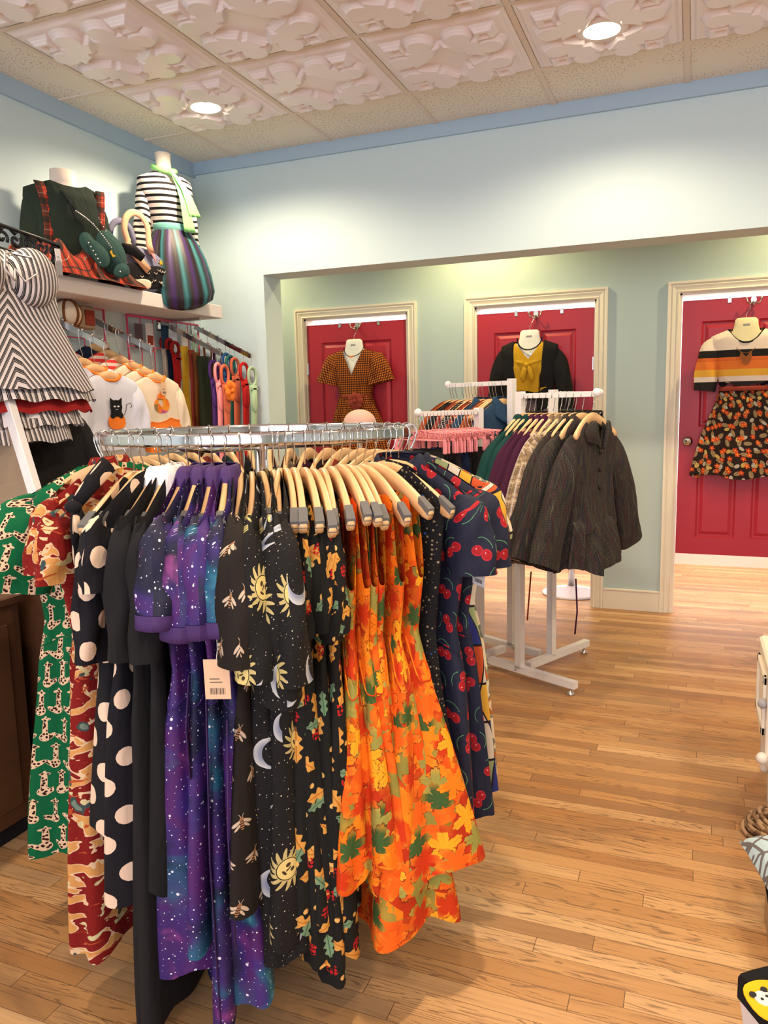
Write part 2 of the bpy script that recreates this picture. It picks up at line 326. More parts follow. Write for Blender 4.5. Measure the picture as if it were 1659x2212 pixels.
    plaid('tan_plaid', (0.42, 0.30, 0.18), [('x', 1, 0.05, 0.30, (0.16, 0.11, 0.06), 0.6), ('y', 1, 0.05, 0.36, (0.15, 0.10, 0.055), 0.6), ('x', 1, 0.36, 0.40, (0.03, 0.025, 0.05), 0.8), ('x', 1, 0.44, 0.47, (0.03, 0.025, 0.06), 0.8), ('y', 1, 0.44, 0.47, (0.04, 0.03, 0.05), 0.8), ('x', 1, 0.58, 0.70, (0.55, 0.52, 0.55), 0.7), ('y', 1, 0.6, 0.72, (0.60, 0.50, 0.35), 0.6), ('y', 1, 0.82, 0.85, (0.03, 0.03, 0.04), 0.7)], 0.085)
    plaid('tartan', (0.46, 0.045, 0.020), [('x', 1, 0.0, 0.30, (0.012, 0.030, 0.022), 0.78), ('y', 1, 0.0, 0.34, (0.010, 0.025, 0.020), 0.78), ('x', 1, 0.44, 0.47, (0.02, 0.02, 0.03), 0.9), ('y', 1, 0.5, 0.53, (0.02, 0.02, 0.03), 0.9), ('x', 1, 0.66, 0.685, (0.55, 0.45, 0.25), 0.8), ('y', 1, 0.72, 0.74, (0.5, 0.45, 0.35), 0.7), ('x', 1, 0.85, 0.88, (0.02, 0.03, 0.03), 0.8)], 0.075)
    plaid('plum_plaid', (0.06, 0.012, 0.04), [('x', 1, 0.0, 0.3, (0.03, 0.006, 0.02), 0.8)], 0.05)
    t = T('herringbone_tweed', 0.85, spec=0.25)
    zz = ((t.x * 14).fr() - 0.5).abs() * 2; tw = ((t.y * 105 + zz * 5.0).fr() < 0.5)
    n = t.noise(t.x * 14, t.y * 3.5 + zz * 0.9, 0, 2.4, 3, 0.3)
    cc = t.ramp(n, [(0.28, (0.025, 0.04, 0.055)), (0.40, (0.03, 0.025, 0.03)), (0.48, (0.10, 0.09, 0.055)), (0.52, (0.020, 0.018, 0.025)), (0.57, (0.11, 0.04, 0.04)), (0.62, (0.025, 0.045, 0.055)), (0.74, (0.26, 0.22, 0.13))])
    M['tweed'] = t.col(t.mix(tw, (0.008, 0.008, 0.010), cc), t.noise(t.x, t.y, 0, 400, 2), 0.5, 0.001)
    def stripes(name, axis, period, seq, zig=0.0, zp=0.03):
        t = T(name, 0.8, spec=0.2); v = t.x if axis == 'x' else t.y
        if zig:
            o = t.y if axis == 'x' else t.x
            v = v + ((o / zp).fr() - 0.5).abs() * zig
        M[name] = t.col(t.ramp((v / period).fr(), seq, True))
    K = (0.012, 0.011, 0.014); Wt = (0.72, 0.66, 0.66)
    stripes('breton', 'y', 0.030, [(0, K), (0.42, (0.78, 0.68, 0.60))])
    stripes('pinstripe', 'x', 0.019, [(0, Wt), (0.34, K), (0.48, Wt), (0.52, K), (0.66, (0.35, 0.32, 0.33)), (0.70, K), (0.86, Wt)])
    stripes('chevron', 'y', 0.034, [(0, K), (0.5, (0.80, 0.76, 0.74))], 0.8, 0.030)
    stripes('candy', 'y', 0.030, [(0, (0.80, 0.05, 0.04)), (0.5, (0.85, 0.72, 0.65))])
    stripes('retro_knit', 'y', 0.5, [(0, (0.02, 0.015, 0.015)), (0.10, (0.80, 0.66, 0.58)), (0.18, (0.80, 0.42, 0.05)), (0.29, (0.80, 0.20, 0.035)), (0.42, (0.70, 0.14, 0.03)), (0.48, (0.015, 0.012, 0.012)), (0.59, (0.85, 0.70, 0.58))])
    t = T('autumn_floral_print', 0.85, spec=0.2)
    c = (0.020, 0.010, 0.008)
    for seed, sx, kind, cc in ((21, 0.060, 'fern', (0.60, 0.42, 0.20)), (22, 0.085, 'leaf', (0.62, 0.42, 0.12)), (23, 0.09, 'leaf', (0.50, 0.45, 0.36)), (24, 0.085, 'flower', (0.62, 0.10, 0.02)), (25, 0.07, 'flower', (0.50, 0.055, 0.012))):
        lx, ly, r, an, h = t.cell(t.x, t.y, sx, sx, 0.5, 0.45, 1.0, seed)
        if kind == 'fern': m = (ell(lx, ly, 0, 0, 0.012, 0.024) < 1) * ((ly * 900 - lx.abs() * 700).sin() > 0.1); v = lx.abs() < 0.0008
        elif kind == 'leaf': m = (ell(lx, ly, 0, 0, 0.010, 0.017) < 1) * (h[0] > 0.3); v = ((ly * 700 - lx.abs() * 600).sin() > 0.7).either(lx.abs() < 0.0006)
        else: m = r < (an * 2.5).cos().abs() * 0.008 + 0.0085; v = r < 0.0035
        c = t.mix(m, c, t.mix(v, cc, (0.75, 0.40, 0.06) if kind == 'flower' else tuple(k * 0.35 for k in cc)))
    M['fall'] = t.col(c)
    t = T('satin_panel_stripe', 0.5, spec=0.4)
    w = (t.x / 0.12).fr()
    M['balloon'] = t.col(t.ramp(w, [(0, (0.012, 0.05, 0.055)), (0.14, (0.05, 0.22, 0.24)), (0.26, (0.012, 0.05, 0.055)), (0.38, (0.035, 0.020, 0.018)), (0.60, (0.055, 0.020, 0.13)), (0.78, (0.020, 0.012, 0.014))]))
    t = T('scroll_floral_print', 0.8, spec=0.2)
    d, _ = t.voro(t.x, t.y, 22, 0.9, 'DISTANCE_TO_EDGE'); n = t.noise(t.x, t.y, 0, 18, 1)
    M['scroll'] = t.col(t.mix((d < 0.10).either(n > 0.66), (0.50, 0.66, 0.70), (0.17, 0.15, 0.15)))
    t = T('grey_mottle', 0.85, spec=0.2); d, _ = t.voro(t.x, t.y, 150, 1.0); M['knitgrey'] = t.col(t.mix(d < 0.4, (0.10, 0.085, 0.06), (0.48, 0.43, 0.33)))
    t = T('brown_dots', 0.85, spec=0.2); d, _ = t.voro(t.x, t.y, 90, 0.1); M['minidot'] = t.col(t.mix(d < 0.2, (0.014, 0.010, 0.014), (0.7, 0.6, 0.6)))
    t = T('pumpkin_patchwork', 0.8, spec=0.2); d, q = t.voro(t.x, t.y, 40, 0.8); M['patch'] = t.col(t.ramp(q, [(0, (0.85, 0.20, 0.02)), (0.4, (0.55, 0.10, 0.25)), (0.55, (0.85, 0.30, 0.03)), (0.75, (0.30, 0.18, 0.06)), (0.88, (0.70, 0.55, 0.40))], True))
    t = T('wicker_twine', 0.85, spec=0.2); M['twine'] = t.col(t.mix((t.y * 300).sin() > 0, (0.42, 0.27, 0.15), (0.22, 0.13, 0.07)))
mats()

# ------------------------------------------------------------------ mesh helpers
def fix(o, parent):
    if parent is not None: o.parent = parent
    return o
def mesh_obj(name, verts, faces, mat, parent=None, uv=None, smooth=True, loc=None, rot=None):
    me = bpy.data.meshes.new(name); me.from_pydata([tuple(map(float, v)) for v in verts], [], faces)
    if uv is not None:
        l = me.uv_layers.new(name='uv'); li = np.zeros(len(me.loops), int); me.loops.foreach_get('vertex_index', li)
        l.data.foreach_set('uv', np.asarray(uv, float)[li].ravel())
    if smooth: me.polygons.foreach_set('use_smooth', [True] * len(me.polygons))
    me.materials.append(M[mat] if isinstance(mat, str) else mat); me.update()
    o = bpy.data.objects.new(name, me); COL.objects.link(o)
    if loc is not None: o.location = loc
    if rot is not None: o.rotation_euler = rot
    return fix(o, parent)
class MB:
    """collects shapes that become one mesh"""
    def __init__(s): s.v = []; s.f = []; s.uv = []
    def add(s, v, f, uv=None):
        n = len(s.v); s.v += [tuple(p) for p in v]; s.f += [tuple(i + n for i in q) for q in f]
        s.uv += [tuple(p) for p in (uv if uv is not None else [(p[0] + p[1], p[2]) for p in v])]
        return s
    def box(s, a, b, bev=0.0):
        (x0, y0, z0), (x1, y1, z1) = a, b
        if bev <= 0:
            v = [(x, y, z) for x in (x0, x1) for y in (y0, y1) for z in (z0, z1)]
            return s.add(v, [(0, 1, 3, 2), (4, 6, 7, 5), (0, 4, 5, 1), (2, 3, 7, 6), (0, 2, 6, 4), (1, 5, 7, 3)])
        e = bev; rings = []
        for z, i in ((z0, e), (z0 + e, 0), (z1 - e, 0), (z1, e)):
            X0, X1, Y0, Y1 = x0 + i, x1 - i, y0 + i, y1 - i
            rings.append([(X0 + e, Y0, z), (X1 - e, Y0, z), (X1, Y0 + e, z), (X1, Y1 - e, z), (X1 - e, Y1, z), (X0 + e, Y1, z), (X0, Y1 - e, z), (X0, Y0 + e, z)])
        return s.loft(rings, cap=True)
    def loft(s, rings, closed=True, cap=False, uv=None):
        n = len(rings[0]); v = [p for r in rings for p in r]; f = []
        m = n if closed else n - 1
        for i in range(len(rings) - 1):
            for j in range(m):
                k = (j + 1) % n; f.append((i * n + j, i * n + k, (i + 1) * n + k, (i + 1) * n + j))
        if cap: f.append(tuple(range(n))[::-1]); f.append(tuple((len(rings) - 1) * n + j for j in range(n)))
        if uv is None:
            uv = []
            for i, r in enumerate(rings):
                u = 0.0
                d = math.dist(rings[i][0], rings[0][0]) if i else 0
                for j, p in enumerate(r):
                    if j: u += math.dist(p, r[j - 1])
                    uv.append((u, d))
        return s.add(v, f, uv)
    def tube(s, path, r, n=8, closed=False, cap=True, flat=1.0):
        P = [Vector(p) for p in path]; m = len(P); rings = []
        up = Vector((0, 0, 1)); prev = None
        for i, p in enumerate(P):
            t = (P[(i + 1) % m] - P[i - 1]) if closed else (P[min(i + 1, m - 1)] - P[max(i - 1, 0)])
            t.normalize()
            if prev is None:
                a = up if abs(t.dot(up)) < 0.9 else Vector((1, 0, 0))
                nrm = (a - t * a.dot(t)).normalized()
            else: nrm = (prev - t * prev.dot(t)).normalized()
            prev = nrm; b = t.cross(nrm); rr = r[i] if isinstance(r, (list, tuple)) else r
            rings.append([tuple(p + nrm * (math.cos(k * 2 * PI / n) * rr) + b * (math.sin(k * 2 * PI / n) * rr * flat)) for k in range(n)])
        if closed: rings.append(rings[0])
        return s.loft(rings, cap=cap and not closed)
    def lathe(s, prof, c=(0, 0, 0), n=20, cap=True, axis='z', sx=1.0, sy=1.0):
        rings = []
        for r, h in prof:
            ring = []
            for k in range(n):
                a = k * 2 * PI / n; p = (r * math.cos(a) * sx, r * math.sin(a) * sy, h)
                if axis == 'y': p = (p[0], p[2], p[1])
                if axis == 'x': p = (p[2], p[0], p[1])
                ring.append((p[0] + c[0], p[1] + c[1], p[2] + c[2]))
            rings.append(ring)
        return s.loft(rings, cap=cap)
    def ball(s, c, r, n=12, m=8, sx=1, sy=1, sz=1):
        return s.add(*ballgeo(c, r, n, m, sx, sy, sz))
    def poly(s, pts, depth, axis='y', at=0.0):        # flat outline (a,b) given a real thickness
        n = len(pts)
        def P(a, b, d): return {'y': (a, at + d, b), 'x': (at + d, a, b), 'z': (a, b, at + d)}[axis]
        v = [P(a, b, 0) for a, b in pts] + [P(a, b, depth) for a, b in pts]
        f = [tuple(range(n)), tuple(range(2 * n - 1, n - 1, -1))] + [(i, (i + 1) % n + 0, (i + 1) % n + n, i + n) for i in range(n)]
        uv = [(a, b) for a, b in pts] * 2
        return s.add(v, f, uv)
    def obj(s, name, mat, parent=None, smooth=False, loc=None, rot=None, sharp=None):
        o = mesh_obj(name, s.v, s.f, mat, parent, s.uv, smooth, loc, rot)
        return o
def ballgeo(c, r, n, m, sx, sy, sz):
    v = [(c[0], c[1], c[2] + r * sz)]
    for i in range(1, m):
        a = PI * i / m
        for k in range(n):
            b = 2 * PI * k / n; v.append((c[0] + r * sx * math.sin(a) * math.cos(b), c[1] + r * sy * math.sin(a) * math.sin(b), c[2] + r * sz * math.cos(a)))
    v.append((c[0], c[1], c[2] - r * sz)); f = [(0, 1 + (k + 1) % n, 1 + k)[::-1] for k in range(n)]
    for i in range(m - 2):
        for k in range(n): a = 1 + i * n; k2 = (k + 1) % n; f.append((a + k, a + n + k, a + n + k2, a + k2))
    a = 1 + (m - 2) * n; f += [(a + k, len(v) - 1, a + (k + 1) % n) for k in range(n)]
    return v, f
def thing(name, label, cat, loc=(0, 0, 0), rz=0.0, group=None, rot=None):
    o = bpy.data.objects.new(name, None); COL.objects.link(o); o.empty_display_size = 0.05
    o.location = loc; o.rotation_euler = rot or (0, 0, rz); return tag(o, label, cat, group)
def tag(o, label, cat, group=None):
    o['label'] = label; o['category'] = cat
    if group: o['group'] = group
    return o
def struct(o): o['kind'] = 'structure'; return o
def copy_tree(o, parent=None):
    c = o.copy(); COL.objects.link(c); c.parent = parent
    for ch in list(o.children): copy_tree(ch, c)
    return c
def circ(c, r, n=24, a0=0.0, a1=2 * PI): return [(c[0] + r * math.cos(a0 + (a1 - a0) * k / n), c[1] + r * math.sin(a0 + (a1 - a0) * k / n)) for k in range(n)]

# ------------------------------------------------------------------ the room
XL, YB, YA, HB = -2.80, 4.04, 5.34, 2.185
b = MB().box((-4.0, -3.1, -0.1), (3.6, 7.2, 0.0)); struct(b.obj('floor', 'floor'))
b = MB().box((XL, -3.0, CEIL), (3.4, YB, CEIL + 0.06)); ceil = struct(b.obj('ceiling', 'tile'))
b = MB().box((-4.0, YB + 0.2, CEIL), (3.4, 7.2, CEIL + 0.06)); struct(b.obj('ceiling_alcove', 'white_wall'))
struct(MB().box((XL - 0.12, -3.0, 0), (XL, YB, CEIL + 0.06)).obj('wall_left', 'wall'))
b = MB().box((XL - 0.12, YB, 0), (-2.351, YB + 0.2, CEIL + 0.06)).box((-2.351, YB, HB), (3.4, YB + 0.2, CEIL + 0.06)); struct(b.obj('wall_back', 'wall'))
struct(MB().box((3.4, -3.0, 0), (3.52, 7.1, CEIL + 0.06)).obj('wall_right', 'wall'))
b = MB().box((XL, -3.12, 0), (3.4, -3.0, 0.6)).box((XL, -3.12, 2.75), (3.4, -3.0, CEIL + 0.06)).box((XL, -3.12, 0.6), (-2.1, -3.0, 2.75)).box((1.8, -3.12, 0.6), (3.4, -3.0, 2.75))
struct(b.obj('wall_front', 'wall'))
b = MB().box((-2.1, -3.1, 0.6), (-2.03, -3.0, 2.75)).box((1.73, -3.1, 0.6), (1.8, -3.0, 2.75)).box((-2.1, -3.1, 0.6), (1.8, -3.0, 0.67)).box((-2.1, -3.1, 2.68), (1.8, -3.0, 2.75)).box((-0.2, -3.1, 0.6), (-0.13, -3.0, 2.75))
w = struct(b.obj('window_1', 'casing')); MB().box((-2.03, -3.06, 0.67), (1.73, -3.055, 2.68)).obj('pane', 'glass', w)
# alcove door wall with three openings (green)
OPEN = [(-2.769, -1.934), (-1.433, -0.610), (-0.097, 0.726)]
OH = 2.074
b = MB(); xs = [-4.0] + [v for o in OPEN for v in o] + [3.4]
for i in range(0, len(xs), 2): b.box((xs[i], YA, 0), (xs[i + 1], YA + 0.12, CEIL))
for o in OPEN: b.box((o[0], YA, OH), (o[1], YA + 0.12, CEIL))
struct(b.obj('wall_alcove', 'greenwall'))
struct(MB().box((-4.12, YB + 0.2, 0), (-4.0, 7.1, CEIL)).obj('wall_alcove_end', 'greenwall'))
b = MB().box((-4.0, 7.0, 0), (3.4, 7.12, CEIL)).box((-1.70, YA + 0.12, 0), (-1.64, 7.0, CEIL)).box((-0.38, YA + 0.12, 0), (-0.32, 7.0, CEIL)).box((0.98, YA + 0.12, 0), (1.04, 7.0, CEIL)).box((-3.06, YA + 0.12, 0), (-3.0, 7.0, CEIL))
struct(b.obj('wall_fitting_rooms', 'white_wall'))
struct(MB().box((-3.0, 6.985, 0), (3.4, 7.0, 0.12)).obj('baseboard_fitting_rooms', 'casing'))
# crown boards
struct(MB().box((XL, -3.0, 2.775), (XL + 0.018, YB, CEIL)).obj('trim_1', 'crown'))
struct(MB().box((XL, YB - 0.018, 2.788), (3.4, YB, CEIL)).obj('trim_2', 'crown'))
# baseboards in the alcove
def baseboard(name, x0, x1):
    b = MB().box((x0, YA - 0.016, 0), (x1, YA, 0.115)).box((x0, YA - 0.011, 0.115), (x1, YA, 0.13)).box((x0, YA - 0.018, 0.128), (x1, YA, 0.142), 0.003); struct(b.obj(name, 'casing'))
baseboard('baseboard_alcove_left', -4.0, -2.84); baseboard('baseboard_alcove_middle', -1.86, -1.51); baseboard('baseboard_alcove', -0.536, -0.169); baseboard('baseboard_alcove_right', 0.80, 3.4)
struct(MB().box((XL, -3.0, 0), (XL + 0.015, YB, 0.13)).obj('baseboard_left', 'casing'))
struct(MB().box((XL, YB - 0.015, 0), (-2.351, YB, 0.13)).obj('baseboard_back', 'casing'))
# doors
def make_door(i, x0, x1, knob_left):
    root = bpy.data.objects.new('door_%d' % i, None); COL.objects.link(root); root.location = (x0, YA, 0); struct(root)
    w = x1 - x0; cw = 0.073
    # moulded casing: profile swept up the left leg, over the head and down the right leg
    prof = [(0, 0), (0, 0.012), (0.010, 0.020), (0.018, 0.012), (0.030, 0.016), (0.044, 0.022), (0.052, 0.016), (0.060, 0.026), (cw, 0.026), (cw, 0)]
    rings = []
    for k in range(4):
        ring = []
        for d, h in prof:
            x = -d if k < 2 else w + d; z = 0.0 if k in (0, 3) else OH + d
            ring.append((x, -h, z))
        rings.append(ring)
    MB().loft(rings).obj('casing', 'casing', root)
    b = MB().box((0, -0.0, 0), (0.012, 0.12, OH)).box((w - 0.012, 0, 0), (w, 0.12, OH)).box((0, 0, OH - 0.012), (w, 0.12, OH)); b.obj('jamb', 'casing', root)
    # leaf with four raised panels
    zb, zt = 0.404, 2.028; xa, xb = 0.016, w - 0.016; y0 = 0.012
    leaf = thing0('door_leaf', root)
    W = xb - xa; pl = [(xa + 0.115 * W / 0.79, xa + W * 0.5 - 0.045), (xa + W * 0.5 + 0.045, xb - 0.115 * W / 0.79)]
    pz = [(0.515, 1.10), (1.235, 1.895)]
    cells_x = [xa, pl[0][0], pl[0][1], pl[1][0], pl[1][1], xb]; cells_z = [zb, pz[0][0], pz[0][1], pz[1][0], pz[1][1], zt]
    b = MB()
    for a in range(5):
        for c in range(5):
            X0, X1, Z0, Z1 = cells_x[a], cells_x[a + 1], cells_z[c], cells_z[c + 1]
            if a in (1, 3) and c in (1, 3):
                v = []; steps = ((0, 0), (0.012, 0.010), (0.022, 0.010), (0.042, 0.001))
                for ins, dep in steps: v += [(X0 + ins, y0 + dep, Z0 + ins), (X1 - ins, y0 + dep, Z0 + ins), (X1 - ins, y0 + dep, Z1 - ins), (X0 + ins, y0 + dep, Z1 - ins)]
                f = [(12, 13, 14, 15)]
                for q in range(3):
                    for j in range(4): k = (j + 1) % 4; f.append((q * 4 + j, q * 4 + k, q * 4 + 4 + k, q * 4 + 4 + j))
                b.add(v, f)
            else: b.add([(X0, y0, Z0), (X1, y0, Z0), (X1, y0, Z1), (X0, y0, Z1)], [(0, 1, 2, 3)])
    b.box((xa, y0 + 0.012, zb), (xb, y0 + 0.036, zt)); b.add([(xa, y0, zb), (xb, y0, zb), (xb, y0 + .012, zb), (xa, y0 + .012, zb)], [(0, 1, 2, 3)]).add([(xa, y0, zt), (xb, y0, zt), (xb, y0 + .012, zt), (xa, y0 + .012, zt)], [(0, 1, 2, 3)])
    for X in (xa, xb): b.add([(X, y0, zb), (X, y0, zt), (X, y0 + .012, zt), (X, y0 + .012, zb)], [(0, 1, 2, 3)])
    b.obj('door_panel', 'door', leaf)
    kx = xa + 0.055 if knob_left else xb - 0.055
    MB().lathe([(0.0, -0.062), (0.018, -0.062), (0.027, -0.052), (0.027, -0.040), (0.012, -0.030), (0.011, -0.012), (0.030, -0.008), (0.031, 0.0)], (kx, y0, 1.143), 24, axis='y').obj('door_knob', 'chrome', leaf, smooth=True)
    hx = xb + 0.004 if knob_left else xa - 0.004
    for z in (0.62, 1.62 if i != 1 else 1.66): MB().box((hx - 0.010, y0 - 0.006, z), (hx + 0.010, y0 + 0.002, z + 0.085)).tube([(hx, y0 - 0.006, z), (hx, y0 - 0.006, z + 0.085)], 0.005).obj('hinge', 'steel', leaf)
    for f in (0.33, 0.72): MB().box((xa + W * f, y0 - 0.004, zt - 0.028), (xa + W * f + 0.020, y0 + 0.0, zt + 0.004)).box((xa + W * f, y0 - 0.004, zt), (xa + W * f + 0.020, y0 + 0.04, zt + 0.004)).obj('mirror_clip', 'steel', leaf)
    return root
def thing0(name, parent):
    o = bpy.data.objects.new(name, None); COL.objects.link(o); o.parent = parent; o.empty_display_size = 0.05; return o
for i, (o, kl) in enumerate(zip(OPEN, (False, True, True))): make_door(i + 1, o[0], o[1], kl)
# ceiling relief tiles, each one moulded height field
def relief_mesh(n=88):
    s = TS - 0.03; g = np.linspace(-s / 2, s / 2, n); X, Y = np.meshgrid(g, g); A, B = np.abs(X), np.abs(Y)
    def circle(cx, cy, r): return np.hypot(A - cx, B - cy) - r
    def boxd(w, h): return np.maximum(A - w, B - h)
    def lens(ax, ln, R):
        c = R - 0.055; P, Q = (A, B) if ax == 'x' else (B, A)
        return np.hypot(P, Q + c) - R
    center = np.minimum(boxd(0.078, 0.078), np.minimum(np.maximum(np.hypot(A - 0.0, B + 0.16) - 0.225, A - 0.16), np.maximum(np.hypot(B - 0.0, A + 0.16) - 0.225, B - 0.16)))
    outer = np.minimum.reduce([circle(0.080, 0.185, 0.066), circle(0.185, 0.080, 0.066), boxd(0.165, 0.165), np.maximum(np.abs(A - 0.185), np.abs(B - 0.185)) - 0.048])
    notch = np.maximum(boxd(0.150, 0.150) * -1, boxd(0.215, 0.215)); small = np.maximum(np.abs(A - 0.178), np.abs(B - 0.178)) - 0.022
    edge = np.maximum(A, B) - (s / 2 - 0.018)
    def step(d, h, w=0.005): return h * (1 / (1 + np.exp(-d / w * 2.2)))
    H = step(-edge, 0.012)
    for d, h in ((outer, 0.008), (outer + 0.007, 0.009), (outer + 0.014, 0.008)): H -= step(-d, -h, 0.0014)
    for d, h in ((center, 0.007), (center + 0.007, 0.009), (center + 0.014, 0.008)): H += step(-d, -h, 0.0014)
    for d, h in ((small, 0.006), (small + 0.008, 0.006)): H += step(-d, -h, 0.0013)
    H = H - H.min()
    v = np.stack([X, Y, -H], -1).reshape(-1, 3); f = []
    for i in range(n - 1):
        for j in range(n - 1): a = i * n + j; f.append((a, a + n, a + n + 1, a + 1))
    return v, f
rv, rf = relief_mesh(226)
first = None
for i in range(-0, 9):
    for j in range(0, 9):
        cx, cy = TX0 + TS * (i + 0.5), TY0 - TS * (j + 0.5)
        if cx > 3.0: continue
        if first is None: o = first = mesh_obj('relief_tile', rv, rf, 'relief', ceil)
        else: o = first.copy(); COL.objects.link(o); o.parent = ceil
        o.location = (cx, cy, CEIL - 0.004); o.rotation_euler = (0, 0, (PI / 2) * ((i * 3 + j) % 4))
# T bars of the grid
b = MB()
for i in range(0, 10): x = TX0 + TS * i; b.box((x - 0.012, -3.0, CEIL - 0.006), (x + 0.012, YB - 0.02, CEIL)) if x < 3.3 else None
for j in range(0, 10): y = TY0 - TS * j; b.box((XL + 0.02, y - 0.012, CEIL - 0.0055), (3.35, y + 0.012, CEIL))
b.obj('grid_bar', 'gridbar', ceil)
LB = [('recessed round ceiling light nearest the left wall corner', 0), ('recessed round ceiling light in the ornate tile at upper right', 1)]
for k, (x, y) in enumerate(LIGHTS):
    lab = LB[k][0] if k < 2 else 'recessed round ceiling light outside the photographed part of the shop'
    if k > 1:
        a_ = MB().lathe([(0.070, -0.028), (0.098, -0.030), (0.100, -0.022), (0.100, -0.002), (0.07, -0.002)], (x, y, CEIL), 32, cap=False).obj('downlight_trim', 'relief', ceil, smooth=True)
        MB().lathe([(0.0, -0.0265), (0.072, -0.0265), (0.072, -0.02)], (x, y, CEIL), 32, cap=False).obj('downlight_lens', 'glow', a_)
        continue
    t = thing('ceiling_light', lab, 'ceiling light', (x, y, CEIL), group='recessed ceiling lights' )
    MB().lathe([(0.070, -0.028), (0.098, -0.030), (0.100, -0.022), (0.100, -0.002), (0.07, -0.002)], n=32, cap=False).obj('trim_ring', 'relief', t, smooth=True)
    MB().lathe([(0.0, -0.0265), (0.072, -0.0265), (0.072, -0.02)], n=32, cap=False).obj('lens', 'glow', t)

# ------------------------------------------------------------------ hangers
def hook_path(neck, over, r=0.017, out=1):
    """from the neck of the hanger up beside the bar and over its top; origin = crown of the hook"""
    p = [(0, 0, neck), (0, 0, neck + 0.012), (out * r * 0.55, 0, neck + 0.028), (out * r, 0, -r * 1.5)]
    for k in range(0, 9): a = PI * k / 10; p.append((out * r * math.cos(a), 0, -r + r * math.sin(a)))
    p.append((-out * r, 0, -r - 0.012))
    return p
def hanger_mesh(w=0.205, neck=-0.080, drop=0.105, h0=0.040, h1=0.028, t=0.0062, bow=0.018):
    m = MB(); rings = []; n = 22
    for i in range(n + 1):
        f = -1 + 2 * i / n; x = w * f; z = neck - 0.012 - drop * abs(f) ** 1.35
        if abs(f) < 0.12: z = neck - 0.012 - drop * 0.12 ** 1.35 * (0.5 + 0.5 * (abs(f) / 0.12) ** 2)
        h = h0 + (h1 - h0) * abs(f); y = -bow * f * f
        if abs(f) > 0.985: h *= 0.7
        tt = t * (1 + 0.45 * abs(f) ** 3); c = 0.35 * min(h, tt)
        sl = 0.55 * (1 if f > 0 else -1) * min(1, abs(f) * 3)
        ring = []
        for a, b in ((-tt + c, h / 2), (tt - c, h / 2), (tt, h / 2 - c), (tt, -h / 2 + c), (tt - c, -h / 2), (-tt + c, -h / 2), (-tt, -h / 2 + c), (-tt, h / 2 - c)):
            ring.append((x + sl * b * 0.7, y + a, z - h / 2 * 0.6 + b))
        rings.append(ring)
    L = [2 * w * i / n for i in range(n + 1)]
    m.loft(rings, cap=True, uv=[(r[j][0], j * 0.01) for r in rings for j in range(8)])
    return m
def wooden_hanger(label, group, loc, rz, w=0.205, drop=0.105, wood='wood', pads=True, neck=-0.080, r=0.017, out=1, cache={}):
    key = (w, drop, wood, pads, neck, r, out)
    if key in cache:
        c = copy_tree(cache[key])
    else:
        c = thing('clothes_hanger', label, 'hanger'); cache[key] = c
        hanger_mesh(w, neck, drop).obj('hanger_arms', wood, c, smooth=True)
        MB().tube(hook_path(neck, 0, r, out), 0.0017, 6).obj('hook', 'chrome', c, smooth=True)
        if pads:
            for s in (-1, 1):
                b = MB(); f0, f1 = 0.80, 0.985; rr = []
                for k in range(5):
                    f = f0 + (f1 - f0) * k / 4; z = neck - 0.012 - drop * f ** 1.35; h = 0.040 - 0.012 * f; tt = 0.0062 * (1 + 0.45 * f ** 3) + 0.0012
                    top = z + h * 0.2 + 0.0035
                    rr.append([(s * (w * f + 0.006), -0.018 * f * f - tt, top), (s * (w * f + 0.006), -0.018 * f * f + tt, top), (s * (w * f + 0.004), -0.018 * f * f + tt, top - 0.016), (s * (w * f + 0.004), -0.018 * f * f - tt, top - 0.016)])
                b.loft(rr, cap=True).obj('grip_pad', 'rubber', c)
    c.location = loc; c.rotation_euler = (0, 0, rz); tag(c, label, 'hanger', group)
    return c

